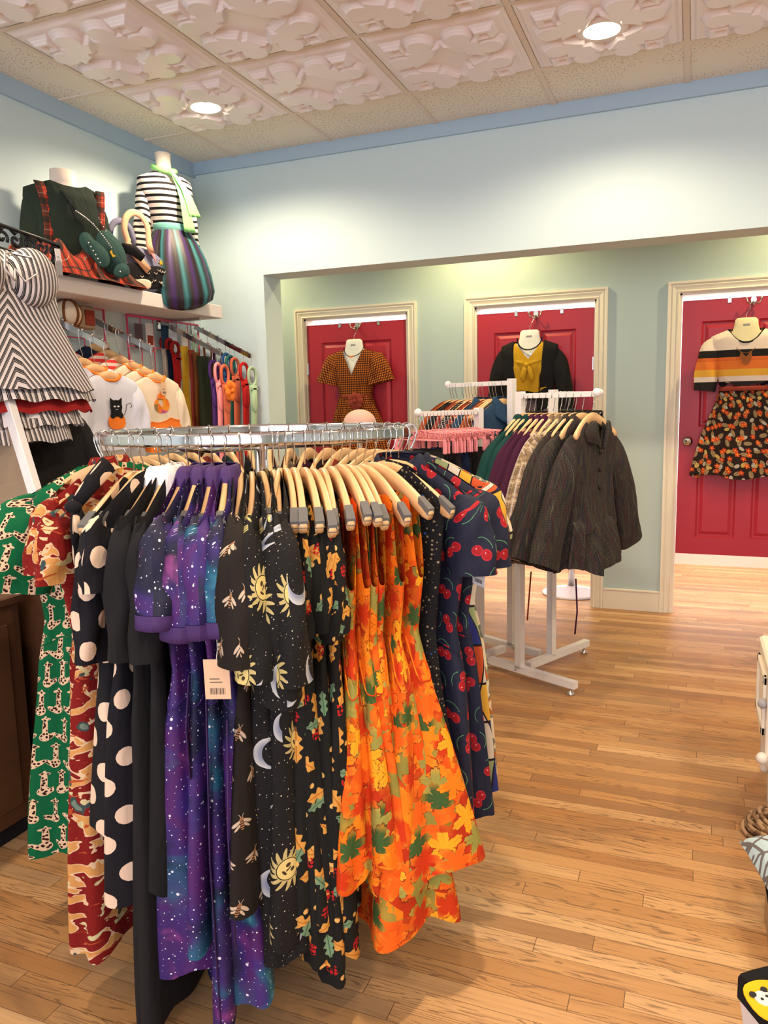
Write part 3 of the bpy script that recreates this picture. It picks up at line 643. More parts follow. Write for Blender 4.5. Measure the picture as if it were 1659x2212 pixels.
# ------------------------------------------------------------------ garments
def ss(a, b, x): t = np.clip((x - a) / (b - a), 0, 1); return t * t * (3 - 2 * t)
def cloth_rings(P, N=84, rows=40):
    """closed cloth shell. Depth d is measured down from the origin of the garment (the neck point of the hanger)."""
    rnd = np.random.RandomState(P.get('seed', 1))
    ph = np.linspace(-PI, PI, N + 1); c, s = np.cos(ph), np.sin(ph)
    e = P.get('sq', 0.75); cs = np.sign(c) * np.abs(c) ** e; sn = np.sign(s) * np.abs(s) ** e
    pd, pw, pt = (np.array(q, float) for q in zip(*P['prof']))
    hwS = P.get('shw', np.interp(0.1, pd, pw)); x0 = cs * hwS
    line = P.get('z0', 0.012) + P.get('slope', 0.10) * (np.abs(x0) / hwS) ** 1.35   # depth of the shoulder line
    nw, nf, nb = P.get('neck', (0.07, 0.07, 0.015)); pwr = P.get('npow', 2.0)
    inside = np.clip(1 - (np.abs(x0) / nw) ** pwr, 0, 1)
    dtop = line + inside * np.where(s < 0, nf, nb) + P.get('strap', 0) * ss(nw, nw + 0.01, np.abs(x0)) * ss(hwS * 1.05, hwS * 0.6, hwS - (np.abs(x0) - nw)) * 0
    if 'armhole' in P:                                             # sleeveless: the side dips below the strap
        ax, ad = P['armhole']; dtop = dtop + ad * ss(ax, hwS, np.abs(x0)) ** 0.8
    L = P['L'] + P.get('hem', 0.0) * (1 - np.abs(cs)) + rnd.uniform(-1, 1) * 0.0
    f = P.get('folds', 7); amp = P.get('amp', 0.012); p1, p2, p3 = rnd.uniform(0, 6.28, 3); fs = P.get('fold0', 0.22)
    hemw = P.get('hemwave', 0.012) * np.sin(3 * ph + p2) + 0.006 * np.sin(7 * ph + p1)
    out = []; uv = []
    lean = rnd.uniform(-1, 1, 2) * P.get('lean', 0.02)
    for i in range(rows + 1):
        v = (i / rows) ** 1.08
        d = dtop + v * (L + hemw - dtop)
        hw = np.interp(d, pd, pw); th = np.interp(d, pd, pt)
        th = np.minimum(th, P.get('th0', 0.011) + np.clip(d - line, 0, None) * P.get('thg', 0.9))
        x = cs * hw; y = sn * th
        g = ss(fs, P['L'], d) ** 0.8 * amp + P.get('amp0', 0.0025)
        w_ = np.sin(f * ph + p1 + 1.2 * d) + 0.40 * np.sin((f * 2 - 1) * ph + p2 - 2.5 * d) + 0.30 * np.sin(3 * ph + p3 + 5 * d)
        nx = c * np.minimum(1, th / 0.05); ny = s
        x = x + nx * w_ * g; y = y + ny * w_ * g
        q = d / max(P['L'], 0.01); x = x + lean[0] * q * q; y = y + lean[1] * q * q
        y = y - P.get('bow', 0.0) * (x / 0.205) ** 2
        cr = P.get('crease', 0.0)
        if cr: y = y + cr * np.sin(22 * d + 8 * x) * 0.5
        out.append(np.stack([x, y, -d], 1))
    mid = out[int(rows * 0.55)]; seg = np.r_[0, np.cumsum(np.hypot(*(np.diff(mid[:, :2], axis=0).T)))]; seg -= seg[(N // 2)]
    du = rnd.uniform(0, 3, 2)
    for r in out:
        sg = np.r_[0, np.cumsum(np.hypot(*(np.diff(r[:, :2], axis=0).T)))]; sg -= sg[N // 2]
        uv.append(np.stack([0.5 * sg + 0.5 * seg + du[0], r[:, 2] + du[1]], 1))
    return out, uv
def shell(rings, uvs, a, b, name, mat, parent):
    R = np.concatenate(rings[a:b + 1]); U = np.concatenate(uvs[a:b + 1]); n = len(rings[0]); f = []
    for i in range(b - a):
        for j in range(n - 1): k = i * n + j; f.append((k, k + n, k + n + 1, k + 1))
    return mesh_obj(name, R, f, mat, parent, U)
def sleeve(root, P, side, mat, kind, length, cuff=None, ra=0.070, rb=0.034, re=None, ang=None, seed=0, aend=84):
    hw = P.get('shw', 0.2); sx = hw - 0.035; rnd = np.random.RandomState(seed + (side > 0) * 7 + P.get('seed', 1)); N = 30; rows = 16
    a0 = math.radians(ang if ang is not None else (58 if kind == 'long' else 48)); ph = np.linspace(0, 2 * PI, N + 1)
    re = re or (0.052 if kind == 'long' else ra * 1.02); p1 = rnd.uniform(0, 6)
    top = P.get('z0', 0.012) + P.get('slope', 0.1) * 0.80
    out, uv = [], []
    for i in range(rows + 1):
        v = i / rows; s = v * length
        a = a0 + (math.radians(aend) - a0) * min(1, v * 1.5) if kind == 'long' else a0 + math.radians(20) * v
        if i == 0: cx, cz = sx - 0.012, top + ra * 0.18
        else: cx += math.cos(a) * length / rows; cz += math.sin(a) * length / rows
        r1 = ra + (re - ra) * v; r2 = min(rb * (0.55 + 0.5 * min(1, v * 3)), r1) * (1 + (0.5 * v if kind == 'flutter' else 0))
        if kind == 'flutter': r1 = ra + (re - ra) * v ** 0.7
        hd = max(0.22, math.sin(min(1, (v + 0.02) / 0.30) * PI / 2) ** 0.75) if kind != 'flutter' else max(0.5, min(1, (v + .1) / .3)); r1 *= hd; r2 *= max(hd, 0.6)
        w_ = np.sin(4 * ph + p1 + 5 * v) * 0.0035 + np.sin(3 * ph + 14 * v + p1) * 0.0030
        if kind == 'flutter': w_ = w_ + np.sin(7 * ph + p1) * 0.012 * v
        u_, y_ = np.cos(ph) * (r1 + w_), np.sin(ph) * (r2 + w_)
        X = cx + u_ * math.sin(a); Z = cz - u_ * math.cos(a)
        out.append(np.stack([side * X, y_ - P.get('bow', 0.0), -Z], 1)); uv.append(np.stack([ph * (r1 + r2) / 2 + seed, np.full(N + 1, -s)], 1) + rnd.uniform(0, 0.0001) + np.array([[P.get('seed', 1) * 0.731 % 3 + side * 0.4, P.get('seed', 1) * 0.417 % 3]]))
    nc = rows if not cuff else rows - 2
    o = shell(out, uv, 0, nc, 'sleeve', mat, root)
    if cuff:
        R = [r.copy() for r in out[nc:]]; ctr = [r.mean(0) for r in R]
        R = [c + (r - c) * 1.07 for r, c in zip(R, ctr)]
        k = shell(R + [ctr[-1] + (R[-1] - ctr[-1]) * 0.93] + [ctr[0] + (R[0] - ctr[0]) * 0.9], uv[nc:] + [uv[-1]] * 2, 0, len(R) + 1, 'cuff', cuff, o)
    return o
def collar(root, P, mat, kind='shirt', h=0.034, fl=1.45, name='collar'):
    nw = P['neck'][0]; z0 = P.get('z0', 0.012); out = []; N = 36; ph = np.linspace(-PI, PI, N + 1)
    nf = P['neck'][1]
    for v in np.linspace(0, 1, 7):
        k = math.sin(min(1, v * 2.2) * PI / 2); o = 1 + (fl - 1) * v
        front = np.clip(-np.sin(ph), 0, 1) ** 2
        x = np.cos(ph) * (nw * o); y = np.sin(ph) * (0.024 + 0.022 * v)
        z = -z0 - front * nf * 0.75 + 0.012 * math.sin(PI * min(1, v * 1.6)) - v ** 1.2 * h * (1 + 0.9 * front) - 0.05 * np.abs(np.cos(ph)) * v * 0.6
        out.append(np.stack([x, y, z], 1))
    uv = [np.stack([ph * 0.08, np.full(N + 1, i * 0.01)], 1) for i in range(7)]
    o = shell(out, uv, 0, 6, name, mat, root)
    md = o.modifiers.new('thickness', 'SOLIDIFY'); md.thickness = 0.003
    return o
def neck_band(root, P, mat, r=0.006, name='neckline_band'):
    nw, nf, nb = P['neck']; N = 40; path = []
    for k in range(N):
        a = 2 * PI * k / N; x = math.cos(a) * nw; front = math.sin(a) < 0
        ins = 1 - abs(math.cos(a)) ** P.get('npow', 2.0)
        d = P.get('z0', 0.012) + P.get('slope', 0.1) * (abs(x) / P['shw']) ** 1.4 + ins * (nf if front else nb)
        th = min(np.interp(d, [q[0] for q in P['prof']], [q[2] for q in P['prof']]), 0.009 + ins * (nf if front else nb) * 0.9)
        path.append((x, math.sin(a) * (th + 0.002), -d))
    return MB().tube(path, r, 6, closed=True).obj(name, mat, root, smooth=True)
def garment(name, label, cat, mat, P, loc, rz, group=None, waist=None, skirt=None, sleeves=None, coll=None, band=None, upper='bodice', lower='skirt', N=84, rows=40, rot=None, one=None):
    root = thing(name, label, cat, loc, rz, group, rot)
    R, U = cloth_rings(P, N, rows)
    if waist:
        k = next(i for i in range(rows) if -R[i][N // 2 + N // 4][2] >= waist)
        shell(R, U, 0, k, upper, mat, root); shell(R, U, k, rows, lower, skirt or mat, root)
        ring = R[k]; MB().tube([(p[0] * 1.0, p[1], p[2]) for p in ring[:-1]], 0.0022, 5, closed=True).obj('waist_seam', skirt or mat, root, smooth=True)
    else: shell(R, U, 0, rows, one or 'body', mat, root)
    if sleeves:
        for s in (-1, 1): sleeve(root, P, s, **{**dict(mat=mat), **sleeves})
    if coll: collar(root, P, **coll)
    if band: neck_band(root, P, band)
    return root, R
def fabprof(L, sh=0.205, th=0.018, waist=0.42, ww=0.17, wt=0.018, hw=0.24, ht=0.045):
    return [(0, sh, 0.010), (0.08, sh, th), (0.16, sh * 0.97, th + 0.004), (waist, ww, wt), (waist + 0.12, ww + (hw - ww) * 0.35, wt + (ht - wt) * 0.35), (L, hw, ht)]
def price_tag(parent, loc, mat='paper', w=0.045, h=0.075, rot=(0, 0, 0), text=None, string=None, name='price_tag', bars='h'):
    t = MB().box((-w / 2, -0.0006, -h), (w / 2, 0.0006, 0), 0).obj(name, mat, parent, loc=loc, rot=rot)
    b = MB(); x = -w * 0.3; rnd = random.Random(int(w * 1e4))
    while x < w * 0.3:
        q = rnd.choice((0.0008, 0.0014, 0.002)); b.box((x, -0.0009, -h * 0.88), (x + q, -0.0006, -h * 0.72)); x += q + rnd.choice((0.001, 0.0016))
    b.box((-w * 0.3, -0.0009, -h * 0.50), (w * 0.1, -0.0006, -h * 0.48)).box((-w * 0.3, -0.0009, -h * 0.58), (w * 0.2, -0.0006, -h * 0.56))
    b.obj('barcode', 'ink', t)
    if text:
        cu = bpy.data.curves.new('size_text', 'FONT'); cu.body = text; cu.size = w * 0.42; cu.align_x = 'CENTER'; cu.extrude = 0.0002
        tmp = bpy.data.objects.new('size_text', cu); COL.objects.link(tmp); bpy.context.view_layer.update(); me = bpy.data.meshes.new_from_object(tmp); bpy.data.objects.remove(tmp); me.materials.clear(); me.materials.append(M['ink'])
        o = bpy.data.objects.new('size_text', me); COL.objects.link(o); o.parent = t; o.location = (0, -0.0009, -h * 0.99 + 0.004); o.rotation_euler = (PI / 2, 0, 0)
    if string: MB().tube([(0, 0, -0.006), (0.004, 0.002, 0.02), string], 0.0009, 5).obj('tag_string', 'paper', t)
    return t

# ------------------------------------------------------------------ the round chrome rack
CX, CY, RR, RZ = -1.130, 1.887, 0.425, 1.366
BASE = math.atan2(-CY, -CX)
def pol(al, R): a = BASE + math.radians(al); return CX + R * math.cos(a), CY + R * math.sin(a)
rk = thing('round_clothes_rack', 'circular chrome clothes rack crowded with dresses in the foreground', 'clothes rack', (CX, CY, 0))
prof = []
for k in range(16):
    a = 2 * PI * k / 16; prof.append((0.0065 * math.cos(a), 0.0155 * math.sin(a)))
prof = [(max(-0.0065, min(0.0065, p[0] * 1.5)), max(-0.0155, min(0.0155, p[1] * 1.25))) for p in prof]
rings = []
for k in range(96):
    a = 2 * PI * k / 96; rings.append([((RR + p[0]) * math.cos(a), (RR + p[0]) * math.sin(a), RZ - 0.018 + p[1]) for p in prof])
rings.append(rings[0])
MB().loft(rings).obj('top_rail', 'chrome', rk, smooth=True)
b = MB()
for k in range(3): a = k * 2 * PI / 3 + 0.5; b.tube([(0.02 * math.cos(a), 0.02 * math.sin(a), 1.31), (RR * 0.55 * math.cos(a), RR * 0.55 * math.sin(a), 1.315), (RR * math.cos(a), RR * math.sin(a), 1.333)], 0.008, 8)
b.obj('rail_spoke', 'chrome', rk, smooth=True)
MB().tube([(0, 0, 0.12), (0, 0, 1.32)], 0.019, 16).obj('centre_pole', 'chrome', rk, smooth=True)
b = MB()
for k in range(4): a = k * PI / 2 + 0.4; b.tube([(0, 0, 0.14), (0.16 * math.cos(a), 0.16 * math.sin(a), 0.12), (0.34 * math.cos(a), 0.34 * math.sin(a), 0.045)], 0.013, 8)
b.obj('base_leg', 'chrome', rk, smooth=True)
b = MB()
for k in range(4): a = k * PI / 2 + 0.4; MB().lathe([(0, 0), (0.018, 0), (0.018, 0.02), (0.01, 0.045), (0, 0.045)], (0.34 * math.cos(a), 0.34 * math.sin(a), 0), 12).obj('foot', 'rubber', rk, smooth=True)

NK = -0.080
ITEMS = []
def S(*a, **k): ITEMS.append((a, k))
def place(al, dr, hz=0.0):
    x, y = pol(al, RR); return (x, y, RZ), BASE + math.radians(dr)
sl = dict(short=dict(kind='short', length=0.17), long=dict(kind='long', length=0.56), flut=dict(kind='flutter', length=0.22, re=0.10))
# (alpha on rail, pointing direction, short name for the hanger label, label, print, length, style)
R1 = [
 (-100, -70, 'the rear green giraffe dress', 'green giraffe print dress hanging furthest back at left of round rack', 'giraffe', 1.05, 'shirtdress', 1),
 (-93.5, -66, 'the front green giraffe dress', 'green giraffe print dress with wide sleeve, front one of the giraffe pair', 'giraffe', 1.10, 'shirtdress', 2),
 (-97, -29, 'the red ranch print dress', 'dark red western scene print dress with pointed collar on round rack', 'ranch', 1.20, 'collared', 3),
 (-54.5, -27, 'the long red ranch print skirt', 'second dark red western print dress half hidden behind the polka dots', 'ranch', 1.15, 'plain', 4),
 (-45, -23, 'the left polka dot dress', 'black dress with big cream polka dots and knotted tie collar, left of two', 'dots', 0.80, 'tie', 5),
 (-40.5, -18, 'the right polka dot dress', 'longer black dress with big cream polka dots, right of two', 'dots', 0.98, 'plain', 6),
 (-33, -12, 'the left black dress with a white collar', 'long black dress with white collar reaching nearly to the floor', 'black', 1.24, 'whitecollar', 7),
 (-29.5, -6, 'the right black dress with a white collar', 'black short sleeved dress with white collar beside the galaxy dresses', 'black', 0.92, 'whitecollar', 8),
 (-23, -8, 'the leftmost galaxy dress', 'purple galaxy print dress with purple collar and cuff, leftmost of four', 'galaxy', 1.11, 'galaxy', 9),
 (-19, -4, 'the second galaxy dress', 'purple galaxy print dress, second from left of four', 'galaxy', 1.04, 'galaxy', 10),
 (-15, -1, 'the third galaxy dress', 'long galaxy print dress, third from left, hem near the floor', 'galaxy', 1.22, 'galaxy', 11),
 (-11, 2, 'the rightmost galaxy dress', 'blue galaxy print dress with rolled purple cuff, rightmost of four', 'galaxy', 1.17, 'galaxyR', 12),
 (-6.5, 3, 'the bee print dress', 'black bee print dress hanging below the sun print sleeves', 'bee', 0.93, 'celest', 13),
 (-3, 4, 'the left sun and moon dress', 'black sun and moon print dress, left of three', 'celestial', 0.98, 'celest', 14),
 (0, 6, 'the middle sun and moon dress', 'black sun and moon print dress, middle of three with wide sleeve', 'celestial', 1.02, 'celest', 15),
 (3.5, 7, 'the right sun and moon dress', 'black sun and moon print dress, longest and rightmost of three', 'celestial', 1.07, 'celest', 16),
 (7.5, 7, 'the leftmost oak leaf dress', 'black dress with oak leaves and berries, leftmost of five', 'oak', 1.00, 'wide', 17),
 (10, 8, 'the second oak leaf dress', 'black dress with oak leaves and berries, second from left of five', 'oak', 1.10, 'wide', 18),
 (13.5, 8, 'the middle oak leaf dress', 'black dress with oak leaves and berries, middle of five', 'oak', 1.14, 'wide', 19),
 (16.5, 8, 'the fourth oak leaf dress', 'black dress with oak leaves and berries, fourth from left', 'oak', 1.10, 'wide', 20),
 (19.5, 8, 'the rightmost oak leaf dress', 'black oak leaf and berry dress next to the orange maple dresses', 'oak', 1.00, 'wide', 21),
 (22.5, 9, 'the leftmost maple leaf dress', 'sleeveless orange maple leaf dress, leftmost of six', 'maple', 0.92, 'tank', 22),
 (26, 13, 'the second maple leaf dress', 'sleeveless orange maple leaf dress, second from left of six', 'maple', 0.90, 'tank', 23),
 (29, 14, 'the third maple leaf dress', 'sleeveless orange maple leaf dress, third from left of six', 'maple', 0.94, 'tank', 24),
 (32, 16, 'the fourth maple leaf dress', 'sleeveless orange maple leaf dress, fourth from left of six', 'maple', 0.96, 'tank', 25),
 (35.5, 24, 'the longest maple leaf dress', 'longest sleeveless orange maple leaf dress with wide flared skirt at front', 'maple', 1.08, 'tankfull', 26),
 (40, 33, 'the rightmost maple leaf dress', 'sleeveless orange maple leaf dress flaring right behind the longest one', 'maple', 0.96, 'tankfull', 27),
 (47, 44, 'the black blue bird dress', 'black dress with small blue birds between maple and cherry dresses', 'bird', 0.72, 'plain', 28),
 (56, 46, 'the front cherry dress', 'navy cherry print dress with short sleeves, front of two', 'cherry', 0.98, 'cherry', 29),
 (61, 60, 'the rear cherry dress', 'navy cherry print dress behind the front cherry dress', 'cherry', 0.94, 'cherry', 30),
 (72, 84, 'the striped wave print dress', 'orange and green wavy stripe print dress behind the cherry dresses', 'retro', 0.98, 'plain', 31),
 (80, 92, 'the cream batik dress', 'cream and rust batik print dress at the right side of round rack', 'batik', 0.96, 'plain', 32),
 (94, 97, 'the grey fleck cardigan', 'grey flecked short top with white tag at right rear of round rack', 'knitgrey', 0.66, 'plain', 33),
]
def rack_garment(al, dr, hl, lab, mat, L, style, seed):
    loc, rz = place(al, dr + random.Random(seed).uniform(-2.5, 2.5)); cat = 'dress'
    gl = (loc[0], loc[1], RZ + NK - 0.004)
    P = dict(bow=0.018, L=L, shw=0.222, slope=0.108, z0=-0.013, neck=(0.062, 0.05, 0.012), seed=seed, folds=4, amp=0.014, lean=0.015, prof=fabprof(L, sh=0.222))
    rr_ = random.Random(seed * 7); jit = rr_.uniform(-1, 1)
    kw = {}
    flip = 1
    if style == 'shirtdress': P.update(prof=fabprof(L, sh=0.222, th=0.030, ww=0.19, hw=0.25, ht=0.07), amp=0.020, folds=7, fold0=0.36); kw = dict(sleeves=dict(kind='short', length=0.26, ra=0.080, rb=0.045, re=0.10, ang=60), waist=0.42)
    elif style == 'collared': P.update(prof=fabprof(L, sh=0.222, th=0.026, hw=0.24, ht=0.06)); kw = dict(sleeves=dict(kind='short', length=0.20, ra=0.070, rb=0.042, ang=62), coll=dict(mat='ranch', h=0.05, fl=1.7), waist=0.43)
    elif style == 'plain': P.update(prof=fabprof(L, sh=0.222, hw=0.235, ht=0.085 if mat == 'dots' else 0.05), amp=0.012 if mat != 'dots' else 0.007); kw = dict(sleeves=dict(kind='short', length=0.16, ra=0.062, rb=0.028, ang=66))
    elif style == 'tie': P.update(shw=0.19, z0=0.02, prof=fabprof(L, hw=0.22, th=0.03, wt=0.035, ht=0.075), amp=0.006); kw = dict(sleeves=dict(kind='long', length=0.30, ra=0.055, rb=0.028, re=0.05, ang=74))
    elif style == 'whitecollar': P.update(prof=fabprof(L, sh=0.222, hw=0.25 if L > 1.1 else 0.22, ht=0.05, ww=0.19), amp=0.013); kw = dict(sleeves=dict(kind='long', length=0.30, ra=0.058, rb=0.034, re=0.055, ang=76), coll=dict(mat='white', h=0.045, fl=1.6))
    elif style in ('galaxy', 'galaxyR'): P.update(prof=fabprof(L, sh=0.222, th=0.024, hw=0.235, ht=0.075 if seed in (9, 12) else 0.05), amp=0.016, fold0=0.36); kw = dict(sleeves=dict(kind='short', length=0.225 + 0.02 * jit, ra=0.062, rb=0.046, cuff='satinpurple', re=0.066, ang=67 + 5 * jit), coll=dict(mat='satinpurple', h=0.055, fl=1.65), waist=0.42)
    elif style == 'celest': P.update(prof=fabprof(L, sh=0.222, th=0.024, hw=0.245, ht=0.065, ww=0.19), amp=0.016); kw = dict(sleeves=dict(kind='short', length=0.34 + 0.05 * jit, ra=0.066, rb=0.042, re=0.080, ang=66 + 4 * jit))
    elif style == 'wide': P.update(shw=0.180, z0=0.012, slope=0.098, neck=(0.125, 0.09, 0.04), prof=fabprof(L, sh=0.185, th=0.022, hw=0.235, ht=0.045, ww=0.165), amp=0.012); kw = dict(sleeves=dict(kind='short', length=0.24 + 0.05 * jit, ra=0.050, rb=0.030, re=0.055, ang=74 + 4 * jit))
    elif style in ('tank', 'tankfull'):
        full = style == 'tankfull'
        P.update(shw=0.175, z0=0.030, slope=0.075, neck=(0.098, 0.10, 0.06), armhole=(0.135, 0.16), prof=[(0, 0.185, 0.010), (0.1, 0.185, 0.017), (0.25, 0.175, 0.020), (0.40, 0.150, 0.017), (0.55, 0.19, 0.040 if full else 0.028), (L, (0.30 if seed == 27 else 0.27) if full else 0.25, (0.165 if seed == 27 else 0.13) if full else 0.065)], amp=0.024 if full else 0.017, folds=5, fold0=0.38)
        kw = dict(waist=0.40, band='orange')
    elif style == 'cherry': P.update(prof=fabprof(L, sh=0.222, th=0.026, hw=0.235, ht=0.075 if seed == 29 else 0.05), amp=0.014); kw = dict(sleeves=dict(kind='short', length=0.20, ra=0.066, rb=0.038, re=0.070, ang=66), coll=dict(mat='cherry', h=0.05, fl=1.6), waist=0.42)
    if mat == 'bird': kw = {}; P.update(shw=0.185, prof=fabprof(L, sh=0.185, ww=0.15, hw=0.19, ht=0.035))
    root, R = garment('dress', lab, cat, mat, P, gl, rz, group=None, **kw)
    h_ = wooden_hanger('wooden hanger holding ' + hl, 'wooden hangers on the round rack', loc, rz)
    q_ = random.Random(seed + 50).uniform(0.93, 1.04); h_.scale = (q_, 1, random.Random(seed + 90).uniform(0.96, 1.04))
    return root, R
BYSEED = {}
for it in R1: BYSEED[it[7]] = rack_garment(*it)
# tags and ties on particular garments
g, _ = BYSEED[12]; price_tag(g, (0.262, -0.035, -0.36), 'tanpaper', 0.052, 0.085, rot=(0.05, 0, 1.35), string=(0.0, 0.02, 0.05))
g, _ = BYSEED[29]; price_tag(g, (0.13, -0.07, -0.27), 'paper', 0.026, 0.105, rot=(0, 0, -0.5), text='XS', string=(0.0, 0.03, 0.07))
g, _ = BYSEED[30]; price_tag(g, (0.215, -0.055, -0.26), 'paper', 0.055, 0.062, rot=(0, 0.05, -0.75), string=(-0.0, 0.03, 0.05))
g, _ = BYSEED[31]; price_tag(g, (0.13, -0.05, -0.24), 'paper', 0.04, 0.055, rot=(0, -0.1, -0.75))
# knotted tie of the polka dot blouse
g, R = BYSEED[5]
b = MB().tube([(0.06, -0.03, 0.015), (0.10, -0.045, -0.02), (0.155, -0.05, -0.06)], [0.024, 0.022, 0.016], 10, flat=0.6).ball((0.165, -0.055, -0.07), 0.019, sz=0.8)
b.tube([(0.165, -0.05, -0.075), (0.16, -0.055, -0.13), (0.175, -0.05, -0.20)], [0.016, 0.020, 0.012], 10, flat=0.35).tube([(0.16, -0.05, -0.075), (0.13, -0.055, -0.12), (0.135, -0.05, -0.17)], [0.016, 0.018, 0.010], 10, flat=0.35); b.obj('neck_tie', 'dots', g, smooth=True)
for s, (x, z, l) in ((10, (0.19, -0.42, 0.22)), (11, (0.215, -0.44, 0.75)), (12, (0.235, -0.50, 0.5))):
    g, _ = BYSEED[s]; MB().tube([(x, -0.02, z), (x + 0.012, -0.03, z - l * 0.5), (x + 0.02, -0.026, z - l)], 0.014, 8, flat=0.15).obj('sash', 'satinpurple', g, smooth=True)
b = MB()
g, _ = BYSEED[8]
for z in (-0.42, -0.50): MB().lathe([(0, -0.003), (0.008, -0.003), (0.010, 0), (0.008, 0.002)], (0.10, -0.030, z), 14, axis='y').obj('button', 'blackplastic', g, smooth=True)
# bare collar label inside the first cherry dress
g, _ = BYSEED[29]; MB().box((-0.035, 0.018, -0.075), (0.035, 0.020, -0.045)).obj('neck_label', 'paper', g); MB().box((-0.012, 0.016, -0.16), (0.014, 0.0175, -0.075)).obj('care_label', 'paper', g)
# garments on the far side of the ring, seen only between the hooks
back = [(104, 'denim'), (113, 'navy'), (122, 'bird'), (131, 'olive'), (140, 'brick'), (149, 'blacknit'), (158, 'plum'), (167, 'tan_plaid'), (176, 'navy'), (185, 'black'), (194, 'green'), (203, 'brick'), (212, 'navy'), (221, 'blacknit'), (230, 'grey'), (239, 'black'), (248, 'deepred')]
colname = dict(denim='dark blue', navy='navy', bird='black and blue', olive='dark olive', brick='brick red', blacknit='black knit', plum='plum', tan_plaid='tan plaid', black='black', green='dark green', grey='grey', deepred='deep red')
ords = ['first', 'second', 'third', 'fourth', 'fifth', 'sixth', 'seventh', 'eighth', 'ninth', 'tenth', 'eleventh', 'twelfth', 'thirteenth', 'fourteenth', 'fifteenth', 'sixteenth', 'seventeenth']
for k, (al, m) in enumerate(back):
    loc, rz = place(al, al)
    P = dict(L=0.80, shw=0.195, slope=0.105, z0=0.004, neck=(0.062, 0.05, 0.012), seed=60 + k, folds=6, amp=0.010, lean=0.01, prof=fabprof(0.80, hw=0.22, ht=0.034))
    garment('dress', f'{colname[m]} garment on far side of round rack, {ords[k]} from the right', 'dress', m, P, (loc[0], loc[1], RZ + NK - 0.004), rz, N=48, rows=20, sleeves=dict(kind='short', length=0.12, ra=0.06, rb=0.026))
    wooden_hanger(f'wooden hanger at rear of round rack, {ords[k]} from the right', 'wooden hangers on the far side of the round rack', loc, rz)
# bare extra hangers squeezed between the dresses
for al, dr, w in ((-88, -122, 'spread left above the green giraffe dresses'), (-80, -108, 'spread left above the red ranch dress'), (5.5, -6, 'between the sun print and oak leaf dresses'), (50, 78, 'face on beside the cherry dresses')):
    loc, rz = place(al, dr); wooden_hanger('bare wooden hanger ' + w, 'wooden hangers on the round rack', loc, rz)
t = thing('hat_stand', 'slim white hat stand behind the round rack before the leftmost red door', 'stand', (-1.885, 4.32, 0))
MB().lathe([(0, 0), (0.14, 0), (0.14, 0.012), (0.012, 0.03), (0.011, 1.28), (0.04, 1.30), (0.0, 1.31)], n=20).obj('stand_pole', 'whitemetal', t, smooth=True)
t = thing('sun_hat', 'pale pink ribbed hat peeking over the round rack, before the leftmost red door', 'hat', (-1.885, 4.32, 1.305))
pr = [(0.16, -0.03), (0.125, -0.020), (0.10, 0.0)]
for k in range(14): a = k / 13 * PI / 2; pr.append((0.100 * math.cos(a) + 0.0015 * (k % 2), 0.005 + 0.085 * math.sin(a)))
MB().lathe(pr, n=28, cap=False).obj('hat_crown', 'hatpink', t, smooth=True)

# ------------------------------------------------------------------ white four way rack
A2, B2 = Vector((0.897, -0.443, 0)), Vector((0.443, 0.897, 0))
P1 = Vector((-0.79, 3.79, 0)); sP = 0.27
P2 = P1 + sP * B2; P3 = P2 - sP * A2; P4 = P1 - sP * A2
rzA = math.atan2(A2.y, A2.x)
t = thing('four_way_rack', 'white metal four way clothes rack behind the round rack', 'clothes rack', (-0.85, 3.95, 0))
LC = Vector((-0.85, 3.95, 0))
def bar(m, a, b, w):
    a, b = Vector(a) - LC, Vector(b) - LC; d = (b - a).normalized(); up = Vector((0, 0, 1)) if abs(d.z) < 0.9 else A2
    s_ = d.cross(up).normalized() * w / 2; u_ = s_.cross(d).normalized() * w / 2
    rr = [[tuple(p + s_ + u_), tuple(p - s_ + u_), tuple(p - s_ - u_), tuple(p + s_ - u_)] for p in (a, b)]
    m.loft(rr, cap=True)
arms = [(P1, A2, 1.447, 0.43), (P2, B2, 1.455, 0.43), (P3, -A2, 1.522, 0.47), (P4, -B2, 1.372, 0.44)]
Z = Vector((0, 0, 1))
for P, d, z, L in arms:
    b = MB(); bar(b, P + Z * 0.06, P + Z * (z + 0.022), 0.036); b.obj('upright', 'whitemetal', t)
    b = MB(); bar(b, P + Z * z, P + d * L + Z * z, 0.024); e = P + d * L + Z * (z + 0.006) - LC; b.ball(tuple(e), 0.020); b.obj('arm', 'whitemetal', t)
    b = MB(); bar(b, P - d * 0.20 + Z * 0.055, P + d * 0.34 + Z * 0.055, 0.036); b.obj('base_foot', 'whitemetal', t)
    q = P + d * 0.31 - LC; MB().lathe([(0, 0), (0.020, 0), (0.022, 0.008), (0.010, 0.016), (0.006, 0.04), (0, 0.04)], (q.x, q.y, 0), 12).obj('levelling_foot', 'steel', t, smooth=True)
    q = P - d * 0.02 - LC; q2 = q; MB().ball((q.x + 0.0, q.y - 0.019, 0.055), 0.008).obj('bolt', 'steel', t, smooth=True)
hk = 0.0125
def rounded2(pts):
    q = []
    for i in range(len(pts)): a, b_ = pts[i], pts[(i + 1) % len(pts)]; q += [(a[0] * .8 + b_[0] * .2, a[1] * .8 + b_[1] * .2), (a[0] * .2 + b_[0] * .8, a[1] * .2 + b_[1] * .8)]
    return q
def on_arm(k, s):
    P, d, z, L = arms[k]; p = P + d * s; return (p.x, p.y, z + hk)
